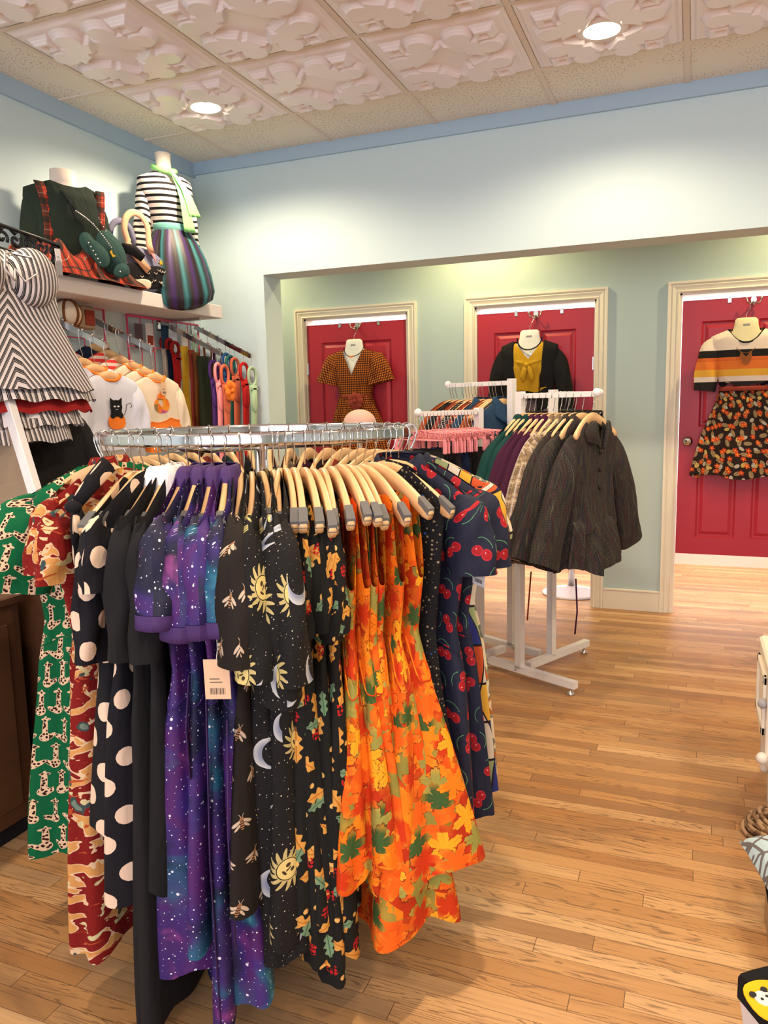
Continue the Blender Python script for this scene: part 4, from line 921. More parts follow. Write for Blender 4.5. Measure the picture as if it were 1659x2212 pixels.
# --- jackets on the front right arm (hangers lie along B2)
rzB = math.atan2(B2.y, B2.x)
JK = [(0.03, 'green', 'dark green wool coat at the inner end of the arm, first of three', 0.62), (0.055, 'green', 'dark green wool coat, second of three on the white rack', 0.62), (0.085, 'green', 'dark green wool coat, nearest the burgundy coats', 0.60),
      (0.125, 'plum', 'burgundy wool coat, nearest the dark green coats', 0.66), (0.16, 'plum', 'burgundy wool coat, middle of three on the white rack', 0.68), (0.195, 'plum', 'burgundy wool coat, nearest the tan plaid coats', 0.64),
      (0.235, 'tan_plaid', 'tan plaid wool coat, nearest the burgundy coats', 0.62), (0.275, 'tan_plaid', 'tan plaid wool coat, nearest the tweed jackets', 0.62),
      (0.315, 'tweed', 'dark herringbone tweed jacket, rearmost of three', 0.60), (0.355, 'tweed', 'dark herringbone tweed jacket, middle of three', 0.60), (0.41, 'tweed', 'dark herringbone tweed jacket with open collar and buttons, foremost on white rack', 0.58)]
JROOT = []
RIB = [[(-0.72, 3.72, 0.585), (-0.731, 3.72, 0.431), (-0.738, 3.72, 0.336)], [(-0.473, 3.5, 0.615), (-0.465, 3.5, 0.463), (-0.474, 3.5, 0.353)]]
for k, (s, m, lab, L) in enumerate(JK):
    loc = on_arm(0, s); front = k == len(JK) - 1
    P = dict(L=L if not front else 0.50, shw=0.215, slope=0.090, z0=-0.005, neck=(0.070, 0.13 if front else 0.05, 0.015), seed=100 + k, folds=5, amp=0.011, lean=0.01, npow=1.2 if front else 2,
             prof=[(0, 0.21, 0.014), (0.1, 0.215, 0.030), (0.3, 0.185, 0.034), (0.42, 0.19, 0.040), (L, 0.225, 0.055)])
    yaw = rzB + (0.10 if front else random.Random(k).uniform(-0.05, 0.05))
    root, R = garment('jacket', lab, 'jacket', m, P, (loc[0], loc[1], loc[2] - (0.118 if front else 0.106)), yaw, N=72, rows=34, sleeves=dict(kind='long', length=0.60, ra=0.078, rb=0.045, re=0.095, ang=58, aend=68), coll=None if front else dict(mat=m, h=0.045, fl=1.6), one='jacket_body'); JROOT.append(root)
    if front:
        for z in (-0.155, -0.235, -0.315): MB().lathe([(0, -0.005), (0.010, -0.005), (0.012, 0), (0.010, 0.002)], (0.004, -0.040, z), 16, axis='y').obj('button', 'blackplastic', root, smooth=True)
        for sg in (-1, 1):
            pp = [(0.010, -0.150), (0.045, -0.118), (0.110, -0.112), (0.128, -0.060), (0.090, -0.020), (0.055, -0.012), (0.048, -0.060)]; rr = []
            for yy, k_ in ((-0.040, 0.94), (-0.046, 1.0), (-0.052, 1.0), (-0.056, 0.92)): rr.append([(sg * (0.065 + (x - 0.065) * k_), yy + 0.25 * max(0, x - 0.05), -0.07 + (z + 0.07) * k_) for x, z in rounded2(pp)])
            MB().loft(rr, cap=True).obj('lapel', m, root, smooth=True)
        MB().box((-0.025, 0.012, -0.075), (0.020, 0.0135, -0.028)).obj('neck_label', 'paper', root)
        Pp = dict(L=0.66, shw=0.19, slope=0.0, z0=0.44, neck=(0.02, 0, 0), seed=140, folds=11, amp=0.018, fold0=0.42, prof=[(0.42, 0.17, 0.03), (0.5, 0.20, 0.05), (0.66, 0.245, 0.065)], hem=0.04)
        RR_, UU_ = cloth_rings(Pp, 84, 14); shell(RR_, UU_, 0, 14, 'peplum', m, root)
    wooden_hanger('pine hanger holding the ' + ('foremost tweed jacket' if front else lab.split(',')[0].split(' at the')[0] + ', ' + ('first', 'second', 'third', 'fourth', 'fifth', 'sixth', 'seventh', 'eighth', 'ninth', 'tenth', 'eleventh')[k] + ' along the white arm'), 'pine hangers on the front right arm', loc, rzB if not front else yaw, w=0.195, drop=0.095, wood='wood2', pads=False, neck=-0.088, r=0.0145)
# belt ties of two coats hanging below their hems
for j, pts in ((5, RIB[0]), (8, RIB[1])):
    par = JROOT[j]; inv = (Matrix.Translation(par.location) @ par.rotation_euler.to_matrix().to_4x4()).inverted()
    MB().tube([tuple(inv @ Vector(p)) for p in pts], 0.006, 6, flat=0.5).obj('coat_tie', 'brick' if j == 5 else 'plum', par, smooth=True)
# --- tops on the rear left arm
TP = [(0.445, 'rust', 'rust coloured top at the outer end of the high white arm'), (0.40, 'blacknit', 'black fuzzy top on the high white arm beside the rust top'), (0.35, 'brick', 'brick red top between the black fuzzy and brown print tops'), (0.30, 'minidot', 'dark dotted top on the high white arm'),
      (0.25, 'tartan', 'red tartan top on the high white arm'), (0.20, 'denim', 'dark blue denim shirt, outer of two on the high arm'), (0.15, 'rust', 'rust coloured top between the two blue shirts'), (0.06, 'denim', 'dark blue denim shirt with collar next to the tall white post')]
for k, (s, m, lab) in enumerate(TP):
    loc = on_arm(2, s); L = 0.60
    P = dict(L=L, shw=0.20, slope=0.095, z0=0.0, neck=(0.065, 0.06, 0.01), seed=160 + k, folds=5, amp=0.010, prof=[(0, 0.205, 0.014), (0.1, 0.21, 0.026), (0.35, 0.20, 0.03), (L, 0.225, 0.035)])
    garment('shirt', lab, 'shirt', m, P, (loc[0], loc[1], loc[2] - 0.084), rzB, N=60, rows=24, sleeves=dict(kind='long', length=0.5, ra=0.065, rb=0.034), coll=dict(mat=m, h=0.05, fl=1.7) if m == 'denim' else None)
    wooden_hanger('pine hanger holding the ' + lab.split(' on the')[0].split(' at the')[0].replace('dark blue denim shirt', 'denim shirt'), 'pine hangers on the high white arm', loc, rzB + PI, w=0.195, drop=0.095, wood='wood2', pads=False, neck=-0.088, r=0.0145)
for k, s in enumerate((0.105, 0.125, 0.225, 0.28, 0.325, 0.425)):
    wooden_hanger('bare pine hanger on the high white arm, ' + ords[k] + ' from the post', 'pine hangers on the high white arm', on_arm(2, s), rzB + PI, w=0.195, drop=0.095, wood='wood2', pads=False, neck=-0.088, r=0.0145)
# --- scroll cut skirt hangers (pink on the near left arm, black in front)
def scroll_hanger_parts(root, mat, w=0.185, h=0.045, neck=-0.095, clipd=0.085, rtube=0.0032, detail=True, tip=0.0):
    MB().tube(hook_path(neck, 0, 0.0145), 0.0016, 6).obj('hook', 'chrome', root, smooth=True)
    f = [(-w, 0, neck - 0.012 - tip), (-w * 0.15, 0, neck - 0.004), (0, 0, neck + 0.004), (w * 0.15, 0, neck - 0.004), (w, 0, neck - 0.012 - tip), (w + 0.004, 0, neck - h - tip), (0, 0, neck - h), (-w - 0.004, 0, neck - h - tip)]
    b = MB().tube(f, rtube, 6, closed=True)
    for s in (-1, 1):
        for q in range(5):
            cx = s * w * (0.16 + 0.19 * q); cz = neck - h * 0.52 - tip * (0.1 + 0.2 * q); r = h * 0.30; sp = []
            for k in range(14): a = k / 13 * 2.2 * PI * (1 if q % 2 else -1); rr = r * (0.25 + 0.75 * k / 13); sp.append((cx + rr * math.cos(a), 0, cz + rr * math.sin(a)))
            b.tube(sp, rtube * 0.8, 5)
            b.poly([(cx - r * 0.9, cz + r * 1.3), (cx - r * 0.1, cz + r * 0.7), (cx + r * 0.7, cz + r * 1.4)], 0.004, at=-0.002)
    for s in (-1, 1): b.poly([(s * w * 0.97, neck - 0.014 - tip), (s * w, neck - h - tip), (s * w * 0.86, neck - h - tip * 0.9), (s * w * 0.9, neck - 0.03 - tip)], 0.004, at=-0.002)
    b.obj('scroll_bar', mat, root, smooth=True)
    for s in (-1, 1):
        c = MB().box((s * (w - 0.012) - 0.013, -0.005, neck - h - clipd - tip), (s * (w - 0.012) + 0.013, 0.005, neck - h + 0.006 - tip), 0.004); c.obj('clip', mat, root)
proto = None
for k in range(17):
    s = 0.025 + 0.0245 * k; loc = on_arm(3, s)
    if proto is None:
        proto = thing('skirt_hanger', '', 'hanger'); scroll_hanger_parts(proto, 'pink', clipd=0.062); c = proto
    else: c = copy_tree(proto)
    c.location = loc; c.rotation_euler = (0, 0, rzA + PI + random.Random(k).uniform(-0.30, 0.22)); tag(c, 'pink scroll cut skirt hanger, ' + ords[k] + ' from the post on the low white arm', 'hanger', 'pink skirt hangers')
    L = 0.50; m = ['olive', 'blacknit', 'minidot', 'bird', 'olive', 'plum', 'blacknit', 'black', 'bird', 'olive', 'navy', 'black', 'blacknit', 'plum', 'black', 'olive', 'black'][k]
    P = dict(L=L, shw=0.16, slope=0.0, z0=0.0, neck=(0.01, 0, 0), seed=200 + k, folds=8, amp=0.010, fold0=0.02, prof=[(0, 0.165, 0.006), (0.1, 0.18, 0.013), (L, 0.21, 0.022)])
    if k % 2 == 0:
        garment('skirt', {'olive': 'dark olive', 'blacknit': 'black knit', 'minidot': 'dark dotted', 'bird': 'black and blue', 'plum': 'plum', 'black': 'black', 'navy': 'navy'}[m] + ' skirt clipped to a pink hanger, ' + ords[k // 2] + ' from the post', 'skirt', m, P, (loc[0], loc[1], loc[2] - 0.190), c.rotation_euler[2], N=60, rows=18, one='skirt_body')
# black skirt hangers on the arm pointing away
proto = None
for k in range(5):
    s = 0.03 + 0.035 * k; loc = on_arm(1, s)
    if proto is None: proto = thing('skirt_hanger', '', 'hanger'); scroll_hanger_parts(proto, 'blackplastic'); c = proto
    else: c = copy_tree(proto)
    c.location = loc; c.rotation_euler = (0, 0, rzA); tag(c, 'black scroll cut skirt hanger on the rear white arm, ' + ords[k] + ' from the post', 'hanger', 'black skirt hangers')
    if k % 2 == 0:
        L = 0.45; P = dict(L=L, shw=0.16, slope=0.0, z0=0.0, neck=(0.01, 0, 0), seed=230 + k, folds=8, amp=0.010, fold0=0.02, prof=[(0, 0.165, 0.006), (0.1, 0.18, 0.013), (L, 0.21, 0.022)])
        garment('skirt', {0: 'black skirt nearest the post', 2: 'plum skirt second from the post', 4: 'black dotted skirt third from the post', 6: 'black skirt fourth from the post', 8: 'black dotted skirt farthest from the post'}[k] + ' on the rear white arm', 'skirt', ['black', 'plum', 'minidot', 'black', 'minidot'][k // 2], P, (loc[0], loc[1], loc[2] - 0.190), rzA, N=60, rows=18, one='skirt_body')
loc = on_arm(1, 0.43)

# ------------------------------------------------------------------ outfits on the red doors
def torso_form(lab, x, col, zt=1.90, tilt=0):
    t = thing('torso_form', lab, 'display form', (x, YA - 0.075, zt), group='hanging torso forms')
    b = MB(); rings = []
    for z, w, d in ((0, 0.050, 0.014), (-0.012, 0.064, 0.020), (-0.045, 0.068, 0.026), (-0.075, 0.076, 0.028), (-0.10, 0.105, 0.030), (-0.13, 0.130, 0.036), (-0.17, 0.138, 0.046), (-0.24, 0.135, 0.056), (-0.32, 0.120, 0.054), (-0.39, 0.105, 0.046)):
        rings.append([(math.copysign(abs(math.cos(a)) ** 0.8, math.cos(a)) * w, math.sin(a) * d, z) for a in [2 * PI * k / 28 for k in range(28)]])
    b.loft(rings, cap=True).obj('torso', col, t, smooth=True)
    MB().box((-0.020, -0.0265, -0.052), (0.020, -0.022, -0.038), 0.002).obj('grip_slot', 'grey', t)
    MB().tube([(0, 0, -0.005), (0, 0.0, 0.025), (0.012, 0.004, 0.045), (0.020, 0.02, 0.068), (0.015, 0.03, 0.088), (0.0, 0.035, 0.097)], 0.0022, 6).obj('hook', 'chrome', t, smooth=True)
    return t
def wall_hook(lab, x, z):
    t = thing('coat_hook', lab, 'hook', (x, YA + 0.012, z), group='hooks on the red doors')
    MB().poly([(0.016 * math.cos(a), 0.022 * math.sin(a) - 0.004 * (1 - abs(math.cos(a)))) for a in [2 * PI * k / 20 for k in range(20)]], 0.006, at=-0.006).obj('backplate', 'steel', t)
    for s in (-1, 0, 1):
        MB().tube([(0, -0.006, -0.012), (s * 0.020, -0.028, -0.028), (s * 0.034, -0.040, -0.020), (s * 0.042, -0.042, 0.002)] if s else [(0, -0.006, -0.016), (0, -0.030, -0.044), (0, -0.046, -0.040), (0.0, -0.050, -0.022)], 0.0042, 7).ball((s * 0.042, -0.042, 0.004) if s else (0, -0.050, -0.020), 0.0075).obj('prong', 'steel', t, smooth=True)
wall_hook('triple metal coat hook on the leftmost red door', -2.335, 2.010)
wall_hook('triple metal coat hook on the middle red door', -1.010, 2.010)
wall_hook('triple metal coat hook on the rightmost red door', 0.325, 2.010)
YD = YA - 0.075
torso_form('white torso form inside the rust checked dress', -2.325, 'whiteplastic', 1.900)
torso_form('white torso form inside the mustard top and black cardigan', -1.035, 'whiteplastic', 1.895)
torso_form('cream torso form inside the striped sweater', 0.285, 'creamplastic', 1.895)
# 1 rust checked wrap dress
P = dict(L=0.92, th0=0.024, thg=1.2, shw=0.165, slope=0.055, z0=0.050, neck=(0.085, 0.21, 0.03), npow=1.0, seed=301, folds=9, amp=0.016, fold0=0.42, prof=[(0, 0.17, 0.03), (0.12, 0.172, 0.056), (0.25, 0.155, 0.068), (0.40, 0.125, 0.056), (0.48, 0.15, 0.058), (0.60, 0.19, 0.062), (0.92, 0.25, 0.072)])
g, R = garment('dress', 'rust and brown checked v neck dress on the leftmost red door', 'dress', 'check', P, (-2.325, YD, 1.900), 0, waist=0.41, sleeves=dict(kind='flutter', length=0.23, ra=0.075, rb=0.042, re=0.105, ang=58))
b = MB(); c0 = (0.035, -0.085, -0.45)
for q in range(7):
    a = 2 * PI * q / 7; b.ball((c0[0] + 0.034 * math.cos(a), c0[1] + 0.004 * (q % 2), c0[2] + 0.034 * math.sin(a)), 0.030, 10, 8, sy=0.45)
b.ball((c0[0], c0[1] - 0.016, c0[2]), 0.016); b.obj('belt_flower', 'brick', g, smooth=True)
MB().tube([(0.132 * math.cos(a), 0.064 * math.sin(a), -0.415) for a in [2 * PI * k / 32 for k in range(32)]], 0.010, 8, closed=True, flat=0.4).obj('sash', 'brick', g, smooth=True)
b = MB()
for x in (0.03, 0.06): b.tube([(x, -0.085, -0.47), (x + 0.004, -0.095, -0.56), (x + 0.012, -0.10, -0.68)], 0.004, 6)
b.obj('sash_tail', 'brick', g, smooth=True)
def necklace(lab, loc, w, d, mat, beads=None, bead=0.004, y=-0.045, pend=None):
    t = thing('necklace', lab, 'necklace', loc); pts = []
    for k in range(25): a = PI + PI * k / 24; pts.append((w * math.cos(a), y - 0.012 * math.sin(-a) + 0.035 * abs(math.cos(a)) ** 2, d * math.sin(a) * 1.0 - 0.055))
    if beads:
        b = MB()
        for p in pts: b.ball(p, bead, 8, 6)
        b.tube(pts, bead * 0.4, 5); b.obj('bead_string', mat, t, smooth=True)
    else: MB().tube(pts, bead, 6).obj('cord', mat, t, smooth=True)
    if pend: pend(t, pts[12])
    return t
def pend_gold(t, p): MB().ball((p[0] - 0.012, p[1] - 0.004, p[2]), 0.006).ball((p[0] + 0.012, p[1] - 0.004, p[2]), 0.006).ball((p[0], p[1] - 0.005, p[2] - 0.002), 0.007).obj('gold_beads', 'orange', t, smooth=True)
necklace('black cord necklace with orange beads over the rust checked dress', (-2.325, YD, 1.90), 0.078, 0.072, 'black', None, 0.0028, pend=pend_gold)
def pend_charms(t, p):
    b = MB()
    for x, z in ((-0.02, -0.035), (0.02, -0.030)):
        b.poly([(x + (0.012 if k % 2 else 0.005) * math.sin(k * PI / 5), p[2] + z + (0.012 if k % 2 else 0.005) * math.cos(k * PI / 5)) for k in range(10)], 0.003, at=p[1] - 0.006).tube([(x, p[1] - 0.004, p[2]), (x, p[1] - 0.005, p[2] + z + 0.01)], 0.001, 5)
    b.obj('star_charm', 'steel', t)
necklace('black bead necklace with metal star charms over the mustard top', (-1.035, YD, 1.895), 0.082, 0.078, 'black', True, 0.0055, pend=pend_charms)
# 2 mustard top, black cardigan, belt, skirt
P = dict(L=0.40, th0=0.030, thg=1.2, shw=0.145, slope=0.04, z0=0.065, neck=(0.085, 0.13, 0.05), npow=1.1, seed=310, folds=4, amp=0.004, prof=[(0, 0.15, 0.03), (0.15, 0.150, 0.066), (0.25, 0.150, 0.072), (0.40, 0.128, 0.056)])
g, _ = garment('crop_top', 'mustard yellow crop top with a knotted bow on the middle red door', 'top', 'mustard', P, (-1.035, YD, 1.895), 0)
b = MB(); c0 = (-0.005, -0.085, -0.235); b.ball(c0, 0.018)
for s in (-1, 1):
    b.tube([(c0[0], c0[1], c0[2]), (s * 0.016, c0[1] - 0.008, c0[2] - 0.03), (s * 0.030, c0[1] - 0.004, c0[2] - 0.08), (s * 0.026, c0[1], c0[2] - 0.115)], [0.012, 0.017, 0.020, 0.006], 10, flat=0.45)
    b.tube([(c0[0], c0[1], c0[2]), (s * 0.045, c0[1] + 0.002, c0[2] + 0.018), (s * 0.09, c0[1] + 0.022, c0[2] + 0.03)], [0.014, 0.012, 0.004], 8, flat=0.4)
b.obj('bow', 'mustard', g, smooth=True)
P = dict(L=0.62, th0=0.034, thg=1.3, shw=0.185, slope=0.06, z0=0.045, neck=(0.095, 0.60, 0.02), npow=6.0, seed=311, folds=5, amp=0.006, prof=[(0, 0.19, 0.034), (0.15, 0.19, 0.076), (0.3, 0.178, 0.080), (0.42, 0.165, 0.066), (0.62, 0.185, 0.078)])
garment('cardigan', 'open black cardigan over the mustard top on the middle red door', 'cardigan', 'black', P, (-1.035, YD, 1.895), 0, sleeves=dict(kind='long', length=0.50, ra=0.066, rb=0.046, re=0.046, ang=60))
P = dict(L=0.90, shw=0.13, slope=0.0, z0=0.435, neck=(0.02, 0, 0), seed=312, folds=10, amp=0.014, fold0=0.45, prof=[(0.43, 0.125, 0.054), (0.55, 0.16, 0.066), (0.9, 0.24, 0.075)])
garment('skirt', 'dark grey plum skirt below the mustard top on the middle red door', 'skirt', 'greyskirt', P, (-1.035, YD, 1.895), 0, one='skirt_body')
t = thing('belt', 'wide black belt with round gold ring at waist of middle door outfit', 'belt', (-1.035, YD, 1.895 - 0.44))
MB().loft([[(0.138 * math.cos(a), 0.070 * math.sin(a), z) for a in [2 * PI * k / 36 for k in range(36)]] for z in (0.022, -0.022)]).obj('strap', 'black', t, smooth=True)
MB().tube([(0.019 * math.cos(a) - 0.022, -0.078, 0.019 * math.sin(a)) for a in [2 * PI * k / 20 for k in range(20)]], 0.0035, 8, closed=True).obj('ring_buckle', 'brass', t, smooth=True)
# 3 striped sweater, feather necklace, floral skirt
P = dict(L=0.395, th0=0.026, thg=1.2, shw=0.195, slope=0.06, z0=0.045, neck=(0.100, 0.105, 0.02), npow=2.0, seed=320, folds=4, amp=0.004, prof=[(0, 0.2, 0.03), (0.12, 0.195, 0.068), (0.25, 0.172, 0.072), (0.385, 0.140, 0.058)])
g, R = garment('sweater', 'striped sweater in black, orange, gold and cream on the rightmost red door', 'sweater', 'retro_knit', P, (0.285, YD, 1.895), 0, sleeves=dict(kind='long', length=0.34, ra=0.075, rb=0.048, re=0.062, ang=60), band='black')
for o in [g] + list(g.children):
    if o.type == 'MESH' and o.data.uv_layers:
        me = o.data; uvl = me.uv_layers[0].data
        for l in me.loops: z = me.vertices[l.vertex_index].co.z; uvl[l.index].uv = (me.vertices[l.vertex_index].co.x, 0.5 * max(0.0, min(0.99, (z + 0.42) / 0.385)))
t = necklace('long feather pendant necklace over the striped sweater on rightmost red door', (0.285, YD - 0.02, 1.895), 0.085, 0.16, 'brownbead', None, 0.0016, y=-0.052)
for s in (-1, 1): MB().poly([(s * 0.002, -0.235), (s * 0.030, -0.205), (s * 0.034, -0.235), (s * 0.018, -0.275), (s * 0.003, -0.29)], 0.003, at=-0.075).obj('feather', 'brownbead', t)
P = dict(L=0.965, shw=0.14, slope=0.0, z0=0.425, neck=(0.02, 0, 0), seed=321, folds=8, amp=0.016, fold0=0.5, sq=0.85, prof=[(0.42, 0.135, 0.058), (0.5, 0.155, 0.062), (0.7, 0.22, 0.062), (0.965, 0.285, 0.062)])
g, _ = garment('skirt', 'autumn floral print flared skirt on the rightmost red door', 'skirt', 'fall', P, (0.285, YD, 1.895), 0, one='skirt_body')
MB().tube([(0.136 * math.cos(a), 0.062 * math.sin(a), -0.425) for a in [2 * PI * k / 32 for k in range(32)]], 0.014, 8, closed=True, flat=0.35).obj('waistband', 'brick', g, smooth=True)
# stool base seen under the middle door
t = thing('pedestal_stool', 'round white pedestal base standing inside the middle fitting room', 'stool', (-0.80, 5.68, 0))
MB().lathe([(0, 0), (0.21, 0), (0.215, 0.008), (0.19, 0.018), (0.05, 0.035), (0.03, 0.06), (0, 0.06)], n=36).obj('base', 'whitemetal', t, smooth=True)
MB().lathe([(0, 0.05), (0.025, 0.05), (0.022, 0.5), (0, 0.5)], n=16).obj('column', 'chrome', t, smooth=True)
MB().lathe([(0, 0.5), (0.18, 0.5), (0.19, 0.53), (0.17, 0.56), (0, 0.565)], n=30).obj('seat', 'whitemetal', t, smooth=True)

# ------------------------------------------------------------------ shelf on the left wall and what stands on it
t = thing('wall_shelf', 'long white shelf on the left wall under the two mannequin torsos', 'shelf', (XL, 3.1, 1.96))
MB().box((0, -0.85, -0.035), (0.30, 0.72, 0.035), 0.003).obj('shelf_board', 'shelf', t)
for y in (-0.6, 0.62): MB().box((0, y - 0.012, -0.16), (0.012, y + 0.012, -0.035)).box((0, y - 0.012, -0.048), (0.22, y + 0.012, -0.035)).obj('shelf_bracket', 'steel', t)
def bust(lab, loc, rz, sc_=1.0, legs=False, rings=None):
    t = thing('mannequin_torso', lab, 'mannequin', loc, rz)
    rings = rings or [(0, 0.120, 0.085), (0.06, 0.140, 0.095), (0.14, 0.118, 0.085), (0.20, 0.105, 0.078), (0.28, 0.125, 0.088), (0.36, 0.148, 0.112), (0.42, 0.150, 0.100), (0.48, 0.155, 0.080), (0.52, 0.120, 0.068), (0.545, 0.070, 0.055), (0.56, 0.050, 0.048), (0.63, 0.046, 0.044), (0.66, 0.050, 0.047), (0.663, 0.045, 0.042)]
    R = [[(math.cos(a) * w * sc_ * 0.96, math.sin(a) * d * sc_ * 0.84 - 0.002, z * sc_) for a in [2 * PI * k / 32 for k in range(32)]] for z, w, d in rings]
    MB().loft(R, cap=True).obj('torso', 'plaster', t, smooth=True)
    return t
# mannequin with striped top near the corner: front faces the shop (+X, a little towards the camera)
M2 = (-2.585, 3.47, 1.995)
f2 = math.radians(62)
t = bust('cream mannequin torso in a striped top near the corner', (M2[0], M2[1], M2[2] + 0.165), f2, 0.86); MB().tube([(0, 0, -0.165), (0, 0, 0.02)], 0.012, 10).lathe([(0, -0.168), (0.06, -0.168), (0.055, -0.160), (0, -0.155)], n=20).obj('stand_rod', 'steel', t, smooth=True)
P = dict(L=0.30, th0=0.055, thg=1.6, shw=0.138, slope=0.045, z0=0.0, neck=(0.062, 0.085, 0.02), npow=1.3, seed=401, folds=4, amp=0.002, sq=0.95, prof=[(0, 0.140, 0.05), (0.06, 0.142, 0.098), (0.13, 0.140, 0.110), (0.20, 0.116, 0.090), (0.27, 0.096, 0.074), (0.30, 0.100, 0.076)])
garment('striped_top', 'black and white horizontally striped top on the corner mannequin', 'top', 'breton', P, (M2[0], M2[1], M2[2] + 0.645), f2, sleeves=dict(kind='long', length=0.40, ra=0.045, rb=0.044, re=0.036, ang=76), N=72)
t = thing('skirt', 'puffed satin skirt in teal, purple and black stripes on corner mannequin', 'skirt', (M2[0] + 0.03, M2[1], M2[2] + 0.345), f2)
rings = []; uvs = []
N = 90
for z, w in ((0, 0.096), (-0.02, 0.105), (-0.07, 0.130), (-0.14, 0.152), (-0.22, 0.170), (-0.30, 0.182), (-0.345, 0.170), (-0.365, 0.140), (-0.35, 0.11), (-0.32, 0.10)):
    ring = []; u = []
    for k in range(N + 1):
        a = 2 * PI * k / N; puff = 1 + 0.10 * abs(math.sin(a * 5)) * min(1, -z * 8) + (0.01 * math.sin(23 * a))
        sag = -0.055 * (max(0, -math.sin(a + 0.3)) ** 1.5) * min(1, -z * 4) 
        ring.append((math.cos(a) * w * puff, math.sin(a) * w * 0.80 * puff - 0.03 * min(1, -z * 5), z + sag * 1.0)); u.append((k / N * 1.2 + 0.06 * z, z))
    rings.append(np.array(ring)); uvs.append(np.array(u))
shell(rings, uvs, 0, len(rings) - 1, 'puffed_skirt', 'balloon', t)
MB().tube([(0.098 * math.cos(a), 0.076 * math.sin(a), 0.005) for a in [2 * PI * k / 36 for k in range(36)]], 0.022, 8, closed=True, flat=0.25).obj('waistband', 'aqua', t, smooth=True)
t = thing('neck_scarf', 'sheer lime green scarf knotted round the neck of the corner mannequin', 'scarf', (M2[0], M2[1], M2[2] + 0.655), f2)
MB().tube([(0.056 * math.cos(a), 0.054 * math.sin(a) - 0.006, 0.0 + 0.022 * math.sin(a)) for a in [2 * PI * k / 30 for k in range(30)]], 0.013, 8, closed=True).obj('neck_loop', 'lime', t, smooth=True)
MB().ball((0.012, -0.066, -0.028), 0.019).obj('knot', 'lime', t, smooth=True)
for dx, L in ((0.050, 0.30), (0.085, 0.22)):
    rr = []
    for k in range(12):
        v = k / 11; cx = 0.012 + dx * v; y = -0.072 - 0.062 * math.sin(min(1, v * 1.7) * PI / 2) ; z = -0.03 - L * v; w = 0.010 + 0.022 * v
        rr.append([(cx + w * q, y - 0.004 * math.cos(q * 7), z) for q in np.linspace(-1, 1, 9)])
    o = MB().loft(rr, closed=False).obj('scarf_tail', 'lime', t, smooth=True); md = o.modifiers.new('t', 'SOLIDIFY'); md.thickness = 0.002
t = thing('satin_rosette', 'shiny black ball ornament beside the puffed satin skirt on the shelf', 'ornament', (-2.53, 3.30, 1.995))
MB().ball((0, 0, 0.03), 0.030).tube([(0.0, 0.0, 0.02), (0.02, 0.03, -0.0), (0.05, 0.06, -0.01)], 0.008, 8).obj('ball', 'blackplastic', t, smooth=True)
# mannequin in the dark green sweater, leaning back a little
M1 = (-2.625, 2.80, 1.995); f1 = math.radians(66)
bust('cream mannequin torso in dark green sweater, left end of the shelf', (M1[0], M1[1], M1[2] - 0.0), f1, 0.80, rings=[(0, 0.16, 0.10), (0.10, 0.165, 0.11), (0.25, 0.16, 0.11), (0.36, 0.165, 0.12), (0.44, 0.16, 0.10), (0.49, 0.13, 0.075), (0.52, 0.085, 0.062), (0.535, 0.078, 0.060), (0.60, 0.074, 0.058), (0.603, 0.066, 0.05)])
P = dict(L=0.41, th0=0.055, thg=1.6, shw=0.160, slope=0.05, z0=0.0, neck=(0.072, 0.035, 0.01), seed=402, folds=4, amp=0.004, sq=0.92, prof=[(0, 0.175, 0.05), (0.08, 0.172, 0.105), (0.18, 0.170, 0.120), (0.28, 0.160, 0.112), (0.40, 0.165, 0.112)])
g, R = garment('sweater', 'dark green sweater with red tartan shoulder bands on the left mannequin', 'sweater', 'knitgreen', P, (M1[0], M1[1], M1[2] + 0.435), f1, sleeves=dict(kind='long', length=0.36, ra=0.062, rb=0.055, re=0.055, ang=78), N=72, rows=30)
for s in (-1, 1):
    rr = []
    for k in range(16):
        v = k / 15; d = 0.035 + 0.34 * v; x = s * (0.135 - 0.02 * math.sin(v * PI)); th = float(np.interp(d, [0, .08, .18, .28, .4], [.045, .072, .082, .082, .082]))
        rr.append([(x + q * 0.020, -th - 0.006 - 0.004 * (k % 2), -d) for q in (-1, -0.3, 0.3, 1)])
    o = MB().loft(rr, closed=False).obj('tartan_band', 'tartan', g, smooth=True); md = o.modifiers.new('t', 'SOLIDIFY'); md.thickness = 0.005
t = thing('neck_chain', 'thin black cord and metal chain across the dark green sweater', 'necklace', (M1[0], M1[1], M1[2] + 0.435), f1)
MB().tube([(-0.075, -0.03, -0.015), (-0.05, -0.108, -0.08), (-0.01, -0.128, -0.15)], 0.004, 6).tube([(-0.06, -0.04, -0.02), (-0.03, -0.12, -0.12), (-0.02, -0.145, -0.19)], 0.004, 6).obj('cord', 'black', t, smooth=True)
b = MB()
for k in range(26): v = k / 25; b.ball((-0.01 + 0.16 * v, -0.130 + 0.02 * v, -0.15 - 0.13 * v + 0.02 * math.sin(v * PI)), 0.0042, 6, 5)
b.obj('chain', 'steel', t, smooth=True)
